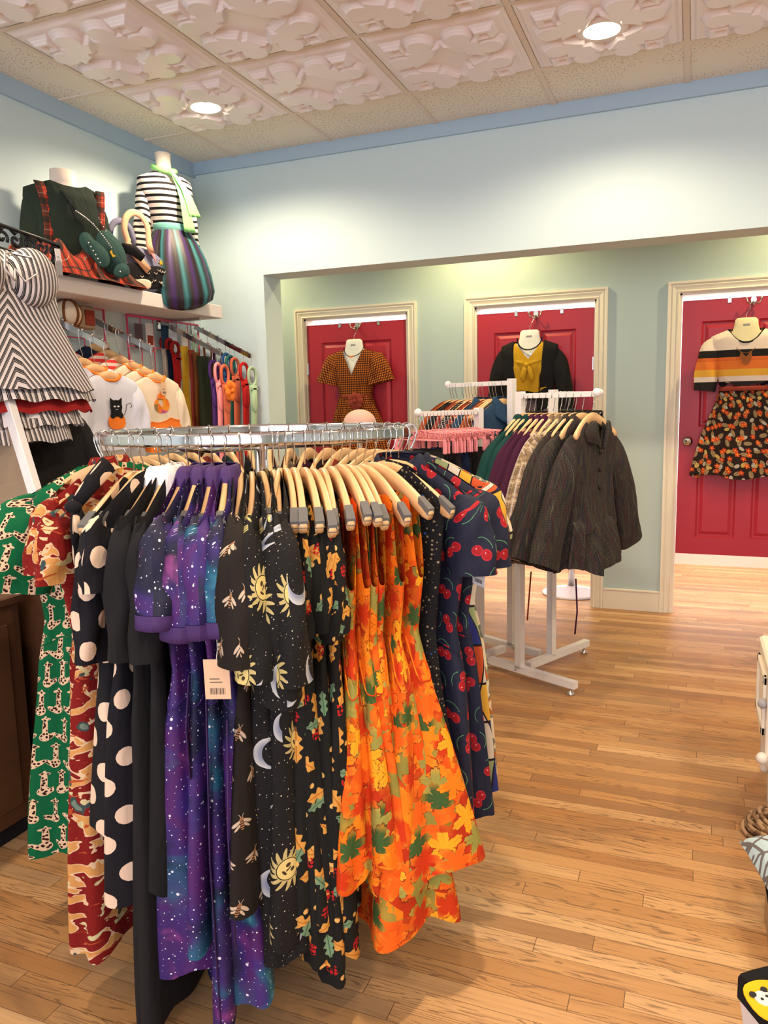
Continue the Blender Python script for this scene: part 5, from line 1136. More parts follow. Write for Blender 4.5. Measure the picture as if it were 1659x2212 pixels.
# tartan cloth heaped on the shelf
t = thing('tartan_blanket_skirt', 'red and green tartan skirt heaped on the shelf beside the green bag', 'skirt', (-2.59, 2.80, 1.995))
n = 40; v = []; uv = []
for i in range(n + 1):
    for j in range(n + 1):
        a, c = i / n * 2 - 1, j / n * 2 - 1; r = min(1, math.hypot(a, c * 0.9)); r = max(abs(a), abs(c))
        e = (1 - r ** 3); z = 0.175 * e * (0.62 + 0.30 * math.sin(3.2 * a + 1) * math.cos(3 * c) + 0.18 * math.sin(9 * a + 4 * c)) * (1.15 - 0.55 * a); z = max(z, 0.004)
        if i in (0, n) or j in (0, n): z = 0.002
        v.append((c * 0.125 * (1 + 0.05 * math.sin(9 * a)) + 0.012, a * 0.31 + 0.03 * math.sin(3 * c), z)); uv.append((a * 0.40 + 0.1 * math.sin(c * 3), c * 0.25 + z))
f = [(i * (n + 1) + j, (i + 1) * (n + 1) + j, (i + 1) * (n + 1) + j + 1, i * (n + 1) + j + 1) for i in range(n) for j in range(n)]
mesh_obj('tartan_cloth', v, f, 'tartan', t, uv)
# dark green winged novelty bag
t = thing('novelty_bag', 'dark green winged creature shaped bag standing on the tartan skirt', 'bag', (-2.50, 2.90, 2.125), math.radians(66), rot=(math.radians(-8), math.radians(-14), math.radians(66)))
body = [(-0.02, -0.09), (0.04, -0.10), (0.08, -0.05), (0.085, 0.02), (0.05, 0.08), (0.015, 0.13), (-0.005, 0.19), (-0.03, 0.215), (-0.055, 0.19), (-0.06, 0.13), (-0.075, 0.07), (-0.075, -0.02)]
def rounded(pts, it=2):
    for _ in range(it):
        q = []
        for i in range(len(pts)):
            a, b_ = pts[i], pts[(i + 1) % len(pts)]; q += [(a[0] * .75 + b_[0] * .25, a[1] * .75 + b_[1] * .25), (a[0] * .25 + b_[0] * .75, a[1] * .25 + b_[1] * .75)]
        pts = q
    return pts
def pillow(m, pts, d, at=0.0, k=0.86):
    cx = sum(p[0] for p in pts) / len(pts); cz = sum(p[1] for p in pts) / len(pts)
    rr = []
    for s, y in ((0.02, 0), (k, 0.0), (0.97, d * 0.18), (1.0, d * 0.5), (0.97, d * 0.82), (k, d), (0.02, d)): rr.append([(cx + (p[0] - cx) * s, at + y, cz + (p[1] - cz) * s) for p in pts])
    return m.loft(rr, cap=True)
pillow(MB(), rounded(body), 0.07, -0.035).obj('bag_body', 'bagteal', t, smooth=True)
pillow(MB(), rounded([(-0.07, 0.10), (-0.125, 0.09), (-0.13, 0.02), (-0.08, -0.04), (-0.05, 0.0)]), 0.02, -0.060).obj('ear', 'bagteal', t, smooth=True)
pillow(MB(), rounded([(-0.06, 0.05), (-0.11, 0.06), (-0.10, -0.06), (-0.05, -0.08), (-0.02, -0.02)]), 0.02, -0.080).obj('wing', 'bagteal', t, smooth=True)
pillow(MB(), rounded([(0.0, -0.06), (0.05, -0.07), (0.045, -0.12), (-0.01, -0.13), (-0.04, -0.10)]), 0.02, -0.075).obj('paw', 'bagteal', t, smooth=True)
b = MB()
for k in range(6): b.ball((-0.105 + 0.004 * k, -0.084, 0.04 - 0.018 * k), 0.0035, 6, 5)
for k in range(5): b.ball((0.0 + 0.004 * k, -0.04, 0.17 - 0.02 * k), 0.003, 6, 5)
b.ball((-0.005, -0.078, -0.10), 0.0035, 6, 5).obj('studs', 'whiteplastic', t)
MB().poly([(0.0, 0.0), (0.012, 0.006), (0.010, -0.012), (0.022, -0.022), (0.006, -0.026)], 0.003, at=-0.039).obj('gold_emblem', 'gold', t)
MB().tube([(0.085, 0, 0.02), (0.13, -0.01, 0.0), (0.165, -0.01, -0.045)], [0.022, 0.026, 0.020], 10, flat=0.6).obj('snout_strap', 'black', t, smooth=True)
# swan handbag with hoop handles
t = thing('swan_handbag', 'swan appliqué handbag with hoop handles standing between the mannequins', 'handbag', (-2.575, 3.20, 2.0), math.radians(72))
pillow(MB(), rounded([(-0.17, 0.0), (0.15, 0.0), (0.165, 0.10), (0.13, 0.19), (-0.02, 0.225), (-0.14, 0.205), (-0.18, 0.10)]), 0.07, -0.035).obj('bag_body', 'lav', t, smooth=True)
for y, m in ((0.03, 'lav'), ): MB().tube([(-0.055 + 0.062 * math.cos(a), y, 0.26 + 0.075 * math.sin(a)) for a in [2 * PI * k / 30 for k in range(30)]], 0.016, 8, closed=True, flat=0.5).obj('hoop_handle', m, t, smooth=True)
neck = [(-0.02 + 0.066 * math.cos(a), -0.045, 0.285 + 0.082 * math.sin(a)) for a in np.linspace(PI * 1.22, -0.05 * PI, 18)]
neck = [(0.03, -0.052, 0.10), (-0.035, -0.050, 0.165), (-0.075, -0.046, 0.215)] + neck + [(0.046, -0.045, 0.225), (0.060, -0.045, 0.185)]
MB().tube(neck, [0.020, 0.020, 0.019] + [0.017] * 17 + [0.016, 0.020, 0.017], 10, flat=0.42).obj('swan_neck', 'peach', t, smooth=True)
MB().poly([(0.048, 0.19), (0.078, 0.145), (0.070, 0.185)], 0.006, at=-0.052).obj('swan_beak', 'pink', t)
pillow(MB(), rounded([(-0.13, 0.02), (0.02, 0.005), (0.14, 0.03), (0.155, 0.11), (0.10, 0.135), (0.03, 0.12), (-0.06, 0.135), (-0.12, 0.10)]), 0.012, -0.048).obj('swan_wing', 'black', t, smooth=True)
pillow(MB(), rounded([(-0.13, 0.003), (0.03, 0.003), (0.045, 0.05), (0.0, 0.06), (-0.06, 0.045), (-0.12, 0.07)]), 0.010, -0.058).obj('swan_breast', 'cream', t, smooth=True)
b = MB()
rnd = random.Random(4)
for k in range(14):
    x, z = rnd.uniform(-0.02, 0.13), rnd.uniform(0.03, 0.12); b.tube([(x - 0.009, -0.052, z + 0.005), (x, -0.053, z - 0.003), (x + 0.009, -0.052, z + 0.005)], 0.0017, 5)
b.obj('feather_marks', 'cream', t)
b = MB()
for x, z in ((-0.115, 0.175), (0.115, 0.15)): b.poly([(x + (0.016 if k % 2 else 0.006) * math.sin(k * PI / 6), z + (0.016 if k % 2 else 0.006) * math.cos(k * PI / 6)) for k in range(12)], 0.003, at=-0.038)
b.obj('gold_star', 'gold', t)

# ------------------------------------------------------------------ pink wire grids on the left wall
def wire_grid(lab, y0, y1, z0, z1, nx, nz):
    t = thing('wire_grid', lab, 'wire grid', (XL + 0.012, y0, z0)); b = MB(); W, H = y1 - y0, z1 - z0
    for k in range(nx + 1): b.tube([(0.02, W * k / nx, 0), (0.02, W * k / nx, H)], 0.0032 if 0 < k < nx else 0.006, 6)
    for k in range(nz + 1): b.tube([(0.02, 0, H * k / nz), (0.02, W, H * k / nz)], 0.0032 if 0 < k < nz else 0.006, 6)
    b.obj('grid_wires', 'hotpink', t, smooth=True)
    return t
wire_grid('hot pink wire grid on the left wall, the right one below the shelf', 3.33, 3.96, 1.60, 1.915, 6, 2)
wire_grid('hot pink wire grid on the left wall, the left one below the shelf', 2.72, 3.16, 1.62, 1.925, 3, 2)
CARD = [(3.40, 1.83, 'greyskirt', 'small grey card of earrings'), (3.49, 1.84, 'white', 'white earring card with a dark corner'), (3.62, 1.84, 'denim', 'dark blue earring card'), (3.70, 1.83, 'skyshirt', 'pale lilac earring card'), (3.80, 1.83, 'cream', 'cream earring card'), (3.90, 1.81, 'mint', 'pale green earring card')]
for k, (y, z, m, lab) in enumerate(CARD):
    t = thing('earring_card', lab + ' clipped to the right pink wire grid', 'earring card', (XL + 0.045, y, z)); MB().box((0, -0.030, -0.085), (0.003, 0.030, 0.045)).obj('card', m, t)
    if k in (1, 4): MB().box((0.003, -0.022, -0.07), (0.006, 0.022, -0.02)).obj('card_insert', 'brick' if k == 1 else 'paper', t)
t = thing('round_basket_bag', 'woven tan ball shaped bag hanging at the left pink wire grid', 'bag', (XL + 0.14, 2.80, 1.80)); MB().ball((0, 0, 0.06), 0.062, 20, 14).obj('bag_body', 'cream', t, smooth=True)
b = MB()
for q in range(3): b.tube([(0.064 * math.cos(a) * math.cos(q * 1.05), 0.064 * math.cos(a) * math.sin(q * 1.05), 0.06 + 0.064 * math.sin(a)) for a in [2 * PI * k / 24 for k in range(24)]], 0.006, 6, closed=True)
b.obj('woven_band', 'bronze', t, smooth=True)
t = thing('tan_clutch', 'small tan and red pouch next to the woven ball bag', 'bag', (XL + 0.13, 2.92, 1.80)); MB().box((-0.02, -0.05, 0.0), (0.02, 0.05, 0.11), 0.008).obj('pouch', 'tanboard', t); MB().box((0.019, -0.02, 0.02), (0.024, 0.04, 0.09)).obj('patch', 'brick', t)

# ------------------------------------------------------------------ waterfall arms with belts and children's clothes
ARMS = {1: (3.945, 1.905, 1.715), 2: (3.63, 1.905, 1.715), 3: (3.035, 1.885, 1.70), 4: (2.72, 1.885, 1.70)}
names = {1: 'nearest the corner, full of belts', 2: 'second from the corner, full of belts', 3: 'holding the pumpkin shirt', 4: 'holding the cat shirt'}
def arm_pt(k, f): y, z0, z1 = ARMS[k]; return Vector((XL + 0.02 + (0.38 if k < 3 else 0.40) * f, y, z0 + (z1 - z0) * f))
for k in ARMS:
    t = thing('waterfall_arm', 'sloping chrome waterfall arm on the left wall ' + names[k], 'display arm', tuple(arm_pt(k, 0)))
    a, e = Vector((0, 0, 0)), arm_pt(k, 1) - arm_pt(k, 0); d = e.normalized(); u = Vector((0, 1, 0)) * 0.006; w = d.cross(Vector((0, 1, 0))) * 0.013
    MB().loft([[tuple(p + u + w), tuple(p - u + w), tuple(p - u - w), tuple(p + u - w)] for p in (a, e)], cap=True).obj('bar', 'chrome', t)
    MB().box((-0.02, -0.02, -0.05), (-0.014, 0.02, 0.05)).obj('wall_plate', 'chrome', t)
    b = MB()
    for q in range(1, 8): p = a + (e - a) * (q / 7.5) + w * 1.2; b.ball(tuple(p), 0.0065, 8, 6)
    b.obj('stop_pegs', 'chrome', t, smooth=True)
def belt(lab, k, f, mat, w=0.035, L=0.62, bk='rect', bmat=None, dy=0.0, bl=0.05):
    p = arm_pt(k, f); zt = p.z - 0.015
    t = thing('belt', lab, 'belt', (p.x, p.y + dy, zt), group='belts on the waterfall arms')
    MB().tube([(0.0, -dy + 0.006, 0.02), (0.0, -dy, 0.0), (0.0, -dy * 0.5, -0.05), (0.004, 0.0, -0.065), (0.004, 0.006, -0.055)], 0.0016, 5).obj('s_hook', 'chrome', t, smooth=True)
    zb = -0.062
    if bk == 'rect':
        q = rounded([(-w * 1.15, -0.0), (w * 1.15, 0.0), (w * 1.15, -bl * 2), (-w * 1.15, -bl * 2)], 2)
        MB().tube([(0.0, y, zb + z + 0.012) for y, z in q], 0.010, 8, closed=True, flat=0.8).obj('buckle', bmat or mat, t, smooth=True); z0 = zb - bl * 2 + 0.012
    elif bk == 'round':
        MB().tube([(0.0, w * 1.1 * math.cos(a), zb - w + w * 1.1 * math.sin(a)) for a in [2 * PI * q / 20 for q in range(20)]], 0.010, 8, closed=True).obj('buckle', bmat or mat, t, smooth=True); z0 = zb - 2 * w
    else: z0 = zb + 0.01
    rr = []; uv = []
    for q in range(21):
        v = q / 20; z = z0 - (L) * v; ww = w * (1 - 0.0 * v) * (1.12 if q in (0, 1) else 1.0)
        rr.append([(0.003 * math.sin(9 * v), -ww, z), (0.008 + 0.004 * math.sin(9 * v), -ww * 0.5, z), (0.010 + 0.004 * math.sin(9 * v), ww * 0.5, z), (0.003 * math.sin(9 * v), ww, z), (-0.004, ww * .5, z), (-0.004, -ww * .5, z)])
    MB().loft(rr, cap=True).obj('strap', mat, t, smooth=True)
    if bk != 'none':
        MB().box((0.008, -w * 1.15, z0 - 0.030), (0.016, w * 1.15, z0 - 0.014), 0.003).obj('keeper_loop', mat, t)
        MB().loft([[(0.010, -w * s_, z), (0.016, -w * s_ * .5, z), (0.016, w * s_ * .5, z), (0.010, w * s_, z)] for z, s_ in ((z0 + 0.0, 0.95), (z0 - 0.12, 1.0), (z0 - 0.145, 0.8), (z0 - 0.157, 0.3))], cap=True).obj('strap_tail', mat, t, smooth=True)
    return t
for a in [('pale mint green belt with rounded buckle, outermost on the arm nearest the corner', 1, 1.0, 'mint'), ('bright red belt with rectangular buckle, second from the outer end', 1, 0.86, 'red'), ('coral belt with rounded buckle beside the red belt', 1, 0.70, 'coral'),
          ('teal blue belt hidden behind the coral belt', 1, 0.62, 'teal'), ('blue belt behind the red and coral belts', 1, 0.55, 'blue'), ('plum coloured belt halfway up the arm nearest the corner', 1, 0.40, 'plum'), ('brown belt high on the arm nearest the corner', 1, 0.22, 'bronze')]: belt(*a)
g = belt('orange belt with a big fabric flower, below the arm nearest the corner', 2, 1.0, 'coral', bk='rect', dy=0.03, w=0.030)
b = MB()
for q in range(9):
    a = 2 * PI * q / 9; b.ball((0.030 + 0.006 * (q % 2), 0.030 * math.cos(a), -0.185 + 0.034 * math.sin(a)), 0.024, 9, 7, sx=0.5)
b.ball((0.045, 0, -0.185), 0.013); b.obj('fabric_flower', 'orange', g, smooth=True)
for a in [('pink belt with square buckle at the end of the second arm', 2, 0.94, 'pink', 0.026), ('purple belt behind the pink belt', 2, 0.86, 'purple', 0.03), ('very wide dark olive belt in the middle of the belts', 2, 0.70, 'olive', 0.055, 0.62, 'none'), ('shiny bronze belt left of the wide olive belt', 2, 0.58, 'bronze', 0.030, 0.62, 'none'),
          ('brown belt beside the bronze belt', 2, 0.50, 'brick', 0.026, 0.6, 'none'), ('golden yellow belt on the second arm', 2, 0.38, 'gold', 0.034, 0.5, 'none'), ('scarlet belt with dark red round buckle', 2, 0.22, 'red', 0.032, 0.5, 'round', 'deepred'), ('navy belt left of the scarlet belt', 2, 0.12, 'navy', 0.026, 0.5, 'round', 'deepred'), ('cream belt highest on the second arm', 2, 0.04, 'cream', 0.030, 0.45, 'round', 'deepred')]: belt(*a)

def kid(lab, hl, k, f, mat, L=0.36, band=None, hw=0.135, lower=None, dy=0.0, waist=None, extra=None, yaw=0.0, sl_=0.30, seed=0):
    p = arm_pt(k, f); rz = math.radians(90) + yaw
    loc = (p.x, p.y + dy, p.z + 0.018)
    P = dict(L=L, shw=hw + 0.01, slope=0.055, z0=0.0, neck=(0.062, 0.045, 0.012), seed=seed, folds=4, amp=0.007, prof=[(0, hw + 0.012, 0.012), (0.08, hw + 0.012, 0.024), (0.24, hw + 0.0, 0.028), (L, hw + 0.02 if not lower else hw + 0.04, 0.034)])
    g, R = garment('kids_shirt', lab, 'shirt', mat, P, (loc[0], loc[1], loc[2] - 0.124), rz, N=64, rows=26, band=band, sleeves=dict(kind='long', length=sl_, ra=0.050, rb=0.028, re=0.040, ang=58), waist=waist, skirt=lower)
    wooden_hanger('small wooden hanger holding ' + hl, 'small hangers on the waterfall arms', loc, rz + PI, w=0.125, drop=0.060, wood='wood2', pads=False, neck=-0.120, r=0.016, out=1)
    return g
g = kid("child's white long sleeved shirt with a black cat on a pumpkin", 'the cat and pumpkin shirt', 4, 1.0, 'skyshirt', L=0.44, band='orange', waist=0.315, lower='chevron', seed=501, yaw=-0.22)
yF = -0.034
b = MB(); b.poly(rounded([(-0.045, -0.225), (-0.035, -0.25), (0.0, -0.258), (0.038, -0.25), (0.048, -0.225), (0.036, -0.195), (0.0, -0.188), (-0.034, -0.195)]), 0.003, at=yF - 0.004); b.obj('pumpkin_applique', 'orange', g)
b = MB(); b.poly(circ((0.0, -0.158), 0.030, 20), 0.003, at=yF - 0.007); b.poly([(-0.028, -0.150), (-0.030, -0.118), (-0.008, -0.134)], 0.003, at=yF - 0.007).poly([(0.028, -0.150), (0.030, -0.118), (0.008, -0.134)], 0.003, at=yF - 0.007)
b.poly(circ((-0.020, -0.196), 0.012, 12), 0.003, at=yF - 0.007).poly(circ((0.022, -0.196), 0.012, 12), 0.003, at=yF - 0.007).poly([(-0.026, -0.165), (0.026, -0.165), (0.028, -0.20), (-0.028, -0.20)], 0.003, at=yF - 0.006)
b.tube([(0.040, yF - 0.004, -0.195), (0.050, yF - 0.004, -0.175), (0.055, yF - 0.004, -0.150), (0.075, yF - 0.004, -0.142), (0.084, yF - 0.004, -0.155), (0.075, yF - 0.004, -0.164)], 0.0016, 5); b.obj('cat_applique', 'black', g)
b = MB()
for s in (-1, 1): b.poly([(s * 0.006 + s * 0.006 * math.cos(a) + s * 0.003, -0.156 + 0.0035 * math.sin(a)) for a in [2 * PI * k / 12 for k in range(12)]], 0.002, at=yF - 0.0085)
b.tube([(-0.006, yF - 0.008, -0.171), (0, yF - 0.008, -0.168), (0.006, yF - 0.008, -0.171)], 0.0012, 5).obj('cat_face', 'white', g)
kid("child's plain white long sleeved shirt behind the cat shirt", 'the white shirt behind the cat shirt', 4, 0.82, 'skyshirt', L=0.44, band='orange', waist=0.315, lower='chevron', seed=502, yaw=-0.16)
kid("child's orange shirt with small tree print behind the cat shirt", 'the orange tree print shirt', 4, 0.66, 'orange', L=0.34, seed=503)
kid("child's red and white candy striped shirt high on the arm above the cat shirt", 'the candy striped shirt on the cat shirt arm', 4, 0.34, 'candy', L=0.34, seed=504)
g = kid("child's cream long sleeved shirt with patchwork pumpkin and orange hem", 'the patchwork pumpkin shirt', 3, 1.0, 'cream', L=0.36, band='orange', waist=0.215, lower='orange', seed=505, yaw=-0.15)
b = MB(); b.poly(rounded([(-0.050, -0.155), (-0.036, -0.185), (0.0, -0.192), (0.036, -0.185), (0.050, -0.155), (0.036, -0.122), (0.0, -0.118), (-0.036, -0.122)]), 0.003, at=yF - 0.004); b.obj('pumpkin_applique', 'patch', g)
MB().poly(rounded([(-0.030, -0.125), (-0.018, -0.095), (0.012, -0.095), (0.026, -0.125)]), 0.003, at=yF - 0.006).obj('pumpkin_cap', 'orange', g)
price_tag(g, (0.008, yF - 0.012, -0.045), 'tanpaper', 0.030, 0.062)
kid("child's cream shirt with orange neckline directly behind the pumpkin shirt", 'the cream shirt behind the pumpkin shirt', 3, 0.84, 'cream', L=0.34, band='orange', seed=506, yaw=-0.1)
kid("child's cream shirt with orange neckline, third from the end of its arm", 'the third cream shirt on the pumpkin arm', 3, 0.68, 'cream', L=0.34, band='orange', seed=507)
kid("child's candy striped shirt with red spots above the cream shirts", 'the candy striped shirt on the pumpkin arm', 3, 0.50, 'candy', L=0.34, seed=508)
kid("child's candy striped shirt nearest the wall on the pumpkin arm", 'the rear candy striped shirt on the pumpkin arm', 3, 0.34, 'candy', L=0.34, seed=509)
kid("child's dark navy shirt at the wall end of the pumpkin arm", 'the navy shirt near the wall', 3, 0.16, 'navy', L=0.32, seed=510)

# ------------------------------------------------------------------ striped swimdress on a black scroll hanger, near left
t = thing('waterfall_arm', 'chrome waterfall arm carrying the striped swim dress at the left edge', 'display arm', (XL + 0.005, 1.995, 2.36))
e = Vector((-2.19 - XL, 0, -0.215)); a = Vector((0, 0, 0)); d = e.normalized(); u = Vector((0, 1, 0)) * 0.006; w = d.cross(Vector((0, 1, 0))) * 0.013
MB().loft([[tuple(p + u + w), tuple(p - u + w), tuple(p - u - w), tuple(p + u - w)] for p in (a, e)], cap=True).obj('bar', 'chrome', t)
HL = Vector((-2.20, 1.995, 2.150)); yawS = math.radians(84)
t = thing('skirt_hanger', 'black scroll cut plastic hanger holding the striped swim dress', 'hanger', tuple(HL), yawS)
scroll_hanger_parts(t, 'blackplastic', w=0.275, h=0.080, neck=-0.095, clipd=0.02, rtube=0.0075, tip=0.020)
P = dict(L=0.50, shw=0.225, slope=0.02, z0=0.030, neck=(0.02, 0.0, 0.0), seed=601, folds=4, amp=0.006, fold0=0.25, sq=0.9, hemwave=0.004, prof=[(0, 0.22, 0.03), (0.10, 0.235, 0.07), (0.18, 0.24, 0.065), (0.26, 0.25, 0.05), (0.50, 0.375, 0.075)])
root = thing('swim_dress', 'black and white striped swim dress hanging at the left edge of the photo', 'dress', (HL.x, HL.y, HL.z - 0.150), yawS)
R, U = cloth_rings(P, 96, 36)
U2 = []
for r in R:
    u = np.abs(r[:, 0]) * 0.85 + (r[:, 2] * 0.62 + 0.5) * (1 if True else 0); U2.append(np.stack([u, r[:, 2]], 1))
kk = 12
UT = [np.stack([r[:, 0] * 1.0 + 0.25 * r[:, 2], r[:, 2]], 1) for r in R]
shell(R, UT, 0, kk, 'top_panel', 'pinstripe', root); shell(R, U2, kk, 36, 'chevron_panel', 'pinstripe', root)
for s in (-1, 1):
    b = MB(); rr = []; uvr = []
    for k in range(9):
        a_ = k / 8 * PI / 2; rad = 0.105 * math.cos(a_); y = -0.055 - 0.062 * math.sin(a_); ring = [(s * 0.105 + rad * math.cos(q) * 0.95, y, -0.125 + rad * math.sin(q) * (1.0 if math.sin(q) > 0 else 0.9)) for q in [2 * PI * j / 28 for j in range(28)]]
        rr.append(ring); uvr += [(p[0] * 1.1 + 0.1 * p[2] * s, p[2]) for p in ring]
    b.loft(rr, uv=uvr).obj('bust_cup', 'pinstripe', root, smooth=True)
def ruffle(name, z, hwid, th, drop, mat, amp, parent, n=15):
    rr = []; uv = []
    for i in range(5):
        v = i / 4; ring = []; uu = []
        for j in range(161):
            q = 2 * PI * j / 160; o = amp * v * math.sin(n * q); ring.append(((hwid + 0.02 * v + o) * math.cos(q), (th + 0.02 * v + o) * math.sin(q), z - drop * v + 0.006 * math.sin(n * q + 1) * v)); uu.append((j / 160 * 1.6, z - drop * v))
        rr.append(np.array(ring)); uv.append(np.array(uu))
    return shell(rr, uv, 0, 4, name, mat, parent)
ruffle('hem_ruffle', -0.485, 0.36, 0.07, 0.055, 'pinstripe', 0.008, root)
ruffle('red_ruffle', -0.520, 0.345, 0.05, 0.060, 'deepred', 0.006, root)
ruffle('brief_ruffle', -0.565, 0.30, 0.045, 0.065, 'pinstripe', 0.010, root)
ruffle('brief_leg', -0.60, 0.25, 0.04, 0.085, 'pinstripe', 0.003, root, 9)
MB().box((0.05, -0.052, -0.60), (0.085, -0.050, -0.52)).obj('hygiene_liner', 'white', root)
price_tag(root, (0.20, -0.08, -0.01), 'paper', 0.024, 0.055, rot=(0, -0.1, 0)); MB().box((0.188, -0.082, -0.10), (0.215, -0.079, -0.055)).obj('grey_tag', 'grey', root)
b = MB()
for s in (-1, 1): b.tube([(s * 0.01, -0.10, -0.06), (s * 0.05, -0.135, -0.07), (s * 0.06, -0.14, -0.12), (s * 0.02, -0.13, -0.15), (0, -0.11, -0.11)], 0.004, 6)
b.obj('lacing_bow', 'pinstripe', root, smooth=True)
b = MB()
for x, L in ((-0.02, 0.20), (0.035, 0.21)): b.tube([(x, -0.03, -0.66), (x + 0.005, -0.035, -0.76), (x + 0.02, -0.03, -0.66 - L)], 0.0055, 6)
b.obj('tie_string', 'pinstripe', root, smooth=True)

# ------------------------------------------------------------------ framed board, dark cabinet and black coat at the left edge
t = thing('cabinet', 'dark brown wooden cabinet at the left edge behind the giraffe dresses', 'cabinet', (-2.42, 1.55, 0))
MB().box((-0.36, -0.55, 0.06), (0.36, 0.30, 0.80), 0.004).obj('cabinet_body', 'darkwood', t); MB().box((-0.37, -0.57, 0.80), (0.38, 0.32, 0.83), 0.005).obj('cabinet_top', 'darkwood', t); MB().box((-0.34, -0.53, 0), (0.34, 0.28, 0.06)).obj('plinth', 'black', t)
MB().box((0.362, -0.50, 0.12), (0.372, 0.24, 0.74), 0.003).obj('side_panel', 'darkwood', t)
t = thing('framed_board', 'tan board with a white edge leaning on the dark brown cabinet', 'board', (-1.965, 1.98, 0.83), rot=(0, math.radians(-15), math.radians(4)))
MB().box((-0.62, -0.012, 0.0), (-0.035, 0.004, 0.78)).obj('panel', 'tanboard', t)
MB().box((-0.035, -0.022, 0.0), (0.0, 0.012, 0.80), 0.002).obj('white_edge', 'whitemetal', t)
MB().box((-0.62, -0.022, 0.0), (-0.035, 0.012, 0.03), 0.002).obj('bottom_edge', 'darkwood', t)
t = thing('board_stand', 'dark wooden block supporting the leaning board behind the cabinet', 'stand', (-2.10, 2.0, 0)); MB().box((-0.30, -0.09, 0), (0.20, 0.10, 0.828), 0.004).obj('block', 'darkwood', t)
P = dict(L=0.62, shw=0.17, slope=0.09, z0=0.0, neck=(0.05, 0.03, 0.01), seed=620, folds=5, amp=0.012, prof=[(0, 0.17, 0.02), (0.1, 0.18, 0.035), (0.62, 0.24, 0.05)])
garment('coat', 'black coat hanging just right of the white edged board', 'coat', 'black', P, (-2.30, 2.25, 1.50), math.radians(84), sleeves=dict(kind='long', length=0.5, ra=0.06, rb=0.035))
t = thing('low_platform', 'low pale platform with a cream edge on the floor behind the giraffe dresses', 'platform', (-2.42, 2.5, 0)); MB().box((-0.36, -0.64, 0.035), (0.36, 1.2, 0.16), 0.003).obj('platform_box', 'skyshirt', t); MB().box((-0.36, -0.65, 0), (0.37, 1.2, 0.035), 0.002).obj('edge_strip', 'casing', t)

# ------------------------------------------------------------------ things at the lower right edge
t = thing('dresser', 'cream painted dresser with turned legs at the right edge', 'dresser', (0.264, 2.77, 0))
MB().box((0, 0, 0.20), (0.42, 0.36, 0.50), 0.006).obj('dresser_body', 'casing', t)
MB().box((-0.004, -0.015, 0.50), (0.44, 0.37, 0.525), 0.008).obj('dresser_top', 'casing', t)
b = MB().box((-0.012, 0.04, 0.26), (0.0, 0.32, 0.29), 0.003).box((-0.012, 0.04, 0.44), (0.0, 0.32, 0.47), 0.003).box((-0.012, 0.04, 0.26), (0, 0.07, 0.47), 0.003).box((-0.012, 0.29, 0.26), (0, 0.32, 0.47), 0.003); b.obj('side_moulding', 'casing', t)
for y in (0.03, 0.33):
    for x in (0.03, 0.39): MB().lathe([(0, 0), (0.012, 0), (0.016, 0.01), (0.017, 0.15), (0.022, 0.155), (0.024, 0.17), (0.020, 0.19), (0.020, 0.20), (0, 0.20)], (x, y, 0), 16).obj('leg', 'casing', t, smooth=True)
for z in (0.28, 0.42):
    o = MB().box((0.03, -0.014, z - 0.055), (0.39, 0.0, z + 0.060), 0.003).obj('drawer', 'casing', t)
    for x in (0.10, 0.32): MB().ball((x, -0.026, z), 0.013).obj('drawer_knob', 'whiteplastic', o, smooth=True)
MB().ball((-0.010, -0.008, 0.20), 0.020).obj('corner_finial', 'casing', t, smooth=True)
MB().lathe([(0, 0.525), (0.010, 0.525), (0.008, 0.575), (0.014, 0.585), (0.016, 0.60), (0.010, 0.615), (0, 0.62)], (0.012, 0.01, 0), 14).obj('post_finial', 'casing', t, smooth=True)
MB().ball((-0.014, 0.02, 0.383), 0.017, sx=0.9).obj('grey_knob', 'grey', t, smooth=True); MB().ball((0.0, 0.06, 0.455), 0.014).obj('side_knob', 'whiteplastic', t, smooth=True)
t = thing('twine_coil', 'coil of brown twisted twine on the floor in front of dresser', 'twine', (0.365, 2.64, 0.0))
b = MB(); path = []
for k in range(240): a = k / 240 * 2 * PI * 9; r = 0.13 - 0.035 * (k / 240) + 0.010 * math.sin(a * 2.3); path.append((r * 1.25 * math.cos(a), r * math.sin(a), 0.012 + 0.045 * k / 240 + 0.006 * math.sin(a * 3.1)))
b.tube(path, 0.007, 6).obj('twine_strands', 'twine', t, smooth=True)
t = thing('scroll_print_cushion', 'pale blue cushion with grey scroll print at the right edge', 'cushion', (0.385, 2.15, 0.0), rot=(math.radians(4), math.radians(-6), math.radians(14)))
n = 26; v = []; uv = []
for side in (1, -1):
    for i in range(n + 1):
        for j in range(n + 1):
            a, c = i / n * 2 - 1, j / n * 2 - 1; h = ((1 - a ** 4) * (1 - c ** 4)) ** 0.5; v.append((a * 0.17 * (1 - 0.06 * (1 - c * c)), c * 0.19 * (1 - 0.06 * (1 - a * a)), 0.16 + side * 0.062 * h)); uv.append((a * 0.2 + side, c * 0.2))
f = []
for s_ in range(2):
    o_ = s_ * (n + 1) ** 2
    for i in range(n):
        for j in range(n): q = o_ + i * (n + 1) + j; f.append((q, q + n + 1, q + n + 2, q + 1) if s_ == 0 else (q, q + 1, q + n + 2, q + n + 1))
mesh_obj('cushion_cover', v, f, 'scroll', t, uv)
t = thing('shoe_box', 'tan box with a black rim under the scroll print cushion', 'box', (0.365, 2.06, 0.0))
MB().box((-0.14, -0.12, 0), (0.14, 0.12, 0.10), 0.003).obj('box_body', 'tanboard', t); MB().tube([(-0.14, -0.12, 0.10), (0.14, -0.12, 0.10), (0.14, 0.12, 0.10), (-0.14, 0.12, 0.10)], 0.004, 6, closed=True).obj('black_rim', 'black', t)
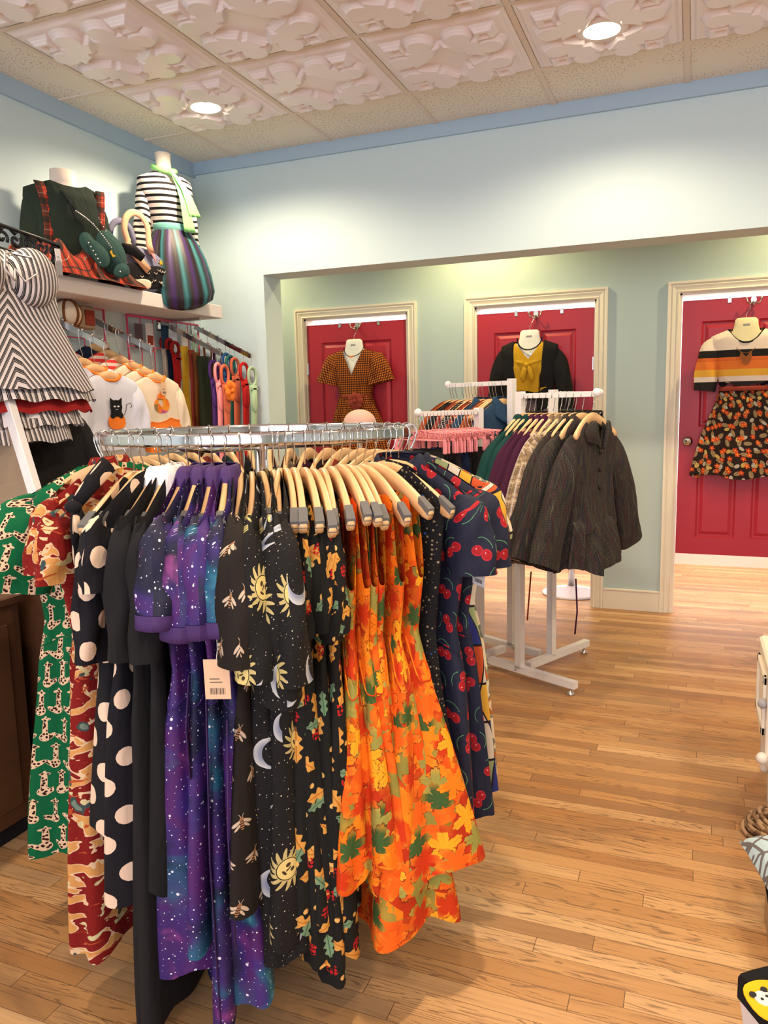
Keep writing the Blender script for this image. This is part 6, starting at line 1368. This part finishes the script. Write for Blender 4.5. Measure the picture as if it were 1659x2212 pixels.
t = thing('panda_print_pouch', 'black and yellow pouch with a panda face at the bottom right corner', 'pouch', (0.252, 1.578, 0.0), rz=math.radians(33))
Zt = 0.235
rr = []
for z, k in ((0.175, 0.97), (0.18, 1.0), (0.222, 1.0), (0.232, 0.97), (0.235, 0.9), (0.2352, 0.0)): rr.append([(x * k + 0.03, y * k, z) for x, y in rounded([(-0.125, -0.15), (0.0, -0.15), (0.15, -0.15), (0.15, 0.0), (0.15, 0.11), (0.0, 0.108), (-0.118, 0.10), (-0.125, 0.09)], 1)])
MB().loft(rr, cap=True).obj('pouch_body', 'black', t)
def flat(name, mat, pts, z, h=0.003): return MB().poly([(0.62 * x - 0.068, 0.62 * y + 0.047) for x, y in pts], h, axis='z', at=z).obj(name, mat, t)
flat('yellow_blob', 'yellow', rounded([(-0.10, -0.12), (-0.03, -0.14), (0.06, -0.08), (0.06, 0.01), (-0.01, 0.035), (-0.085, 0.01)]), Zt)
flat('panda_head', 'whiteflat', circ((-0.035, -0.048), 0.030, 24), Zt + 0.003)
flat('panda_body', 'whiteflat', circ((-0.01, -0.092), 0.028, 20), Zt + 0.003)
for x, y in ((-0.062, -0.028), (-0.014, -0.018)): flat('panda_ear', 'ink', circ((x, y), 0.011, 14), Zt + 0.0045)
for x, y in ((-0.046, -0.052), (-0.024, -0.045)): flat('panda_eye', 'ink', circ((x, y), 0.005, 14), Zt + 0.0062, 0.001)
flat('panda_leg', 'ink', rounded([(0.0, -0.115), (0.02, -0.125), (0.03, -0.15), (0.0, -0.15)]), Zt + 0.0062, 0.001)
flat('yellow_corner', 'yellow', rounded([(0.08, -0.15), (0.15, -0.14), (0.14, -0.06), (0.10, -0.08)]), Zt)
rr = []
for z, k in ((0.0, 0.80), (0.09, 0.86), (0.176, 0.94)): rr.append([(x * k * 1.02 + 0.03, y * k * 1.04, z) for x, y in rounded([(-0.125, -0.15), (0.0, -0.15), (0.15, -0.15), (0.15, 0.0), (0.15, 0.11), (0.0, 0.108), (-0.118, 0.10), (-0.125, 0.09)], 1)])
MB().loft(rr, cap=True).obj('white_tray', 'paper', t)
b = MB()
for k in range(3): b.tube([(-0.095 - 0.004 * k, -0.10 + 0.04 * k, 0.165), (-0.112, -0.09 + 0.04 * k, 0.11), (-0.095, -0.085 + 0.04 * k, 0.04)], [0.012, 0.019, 0.012], 8)
b.obj('tissue_folds', 'paper', t, smooth=True)
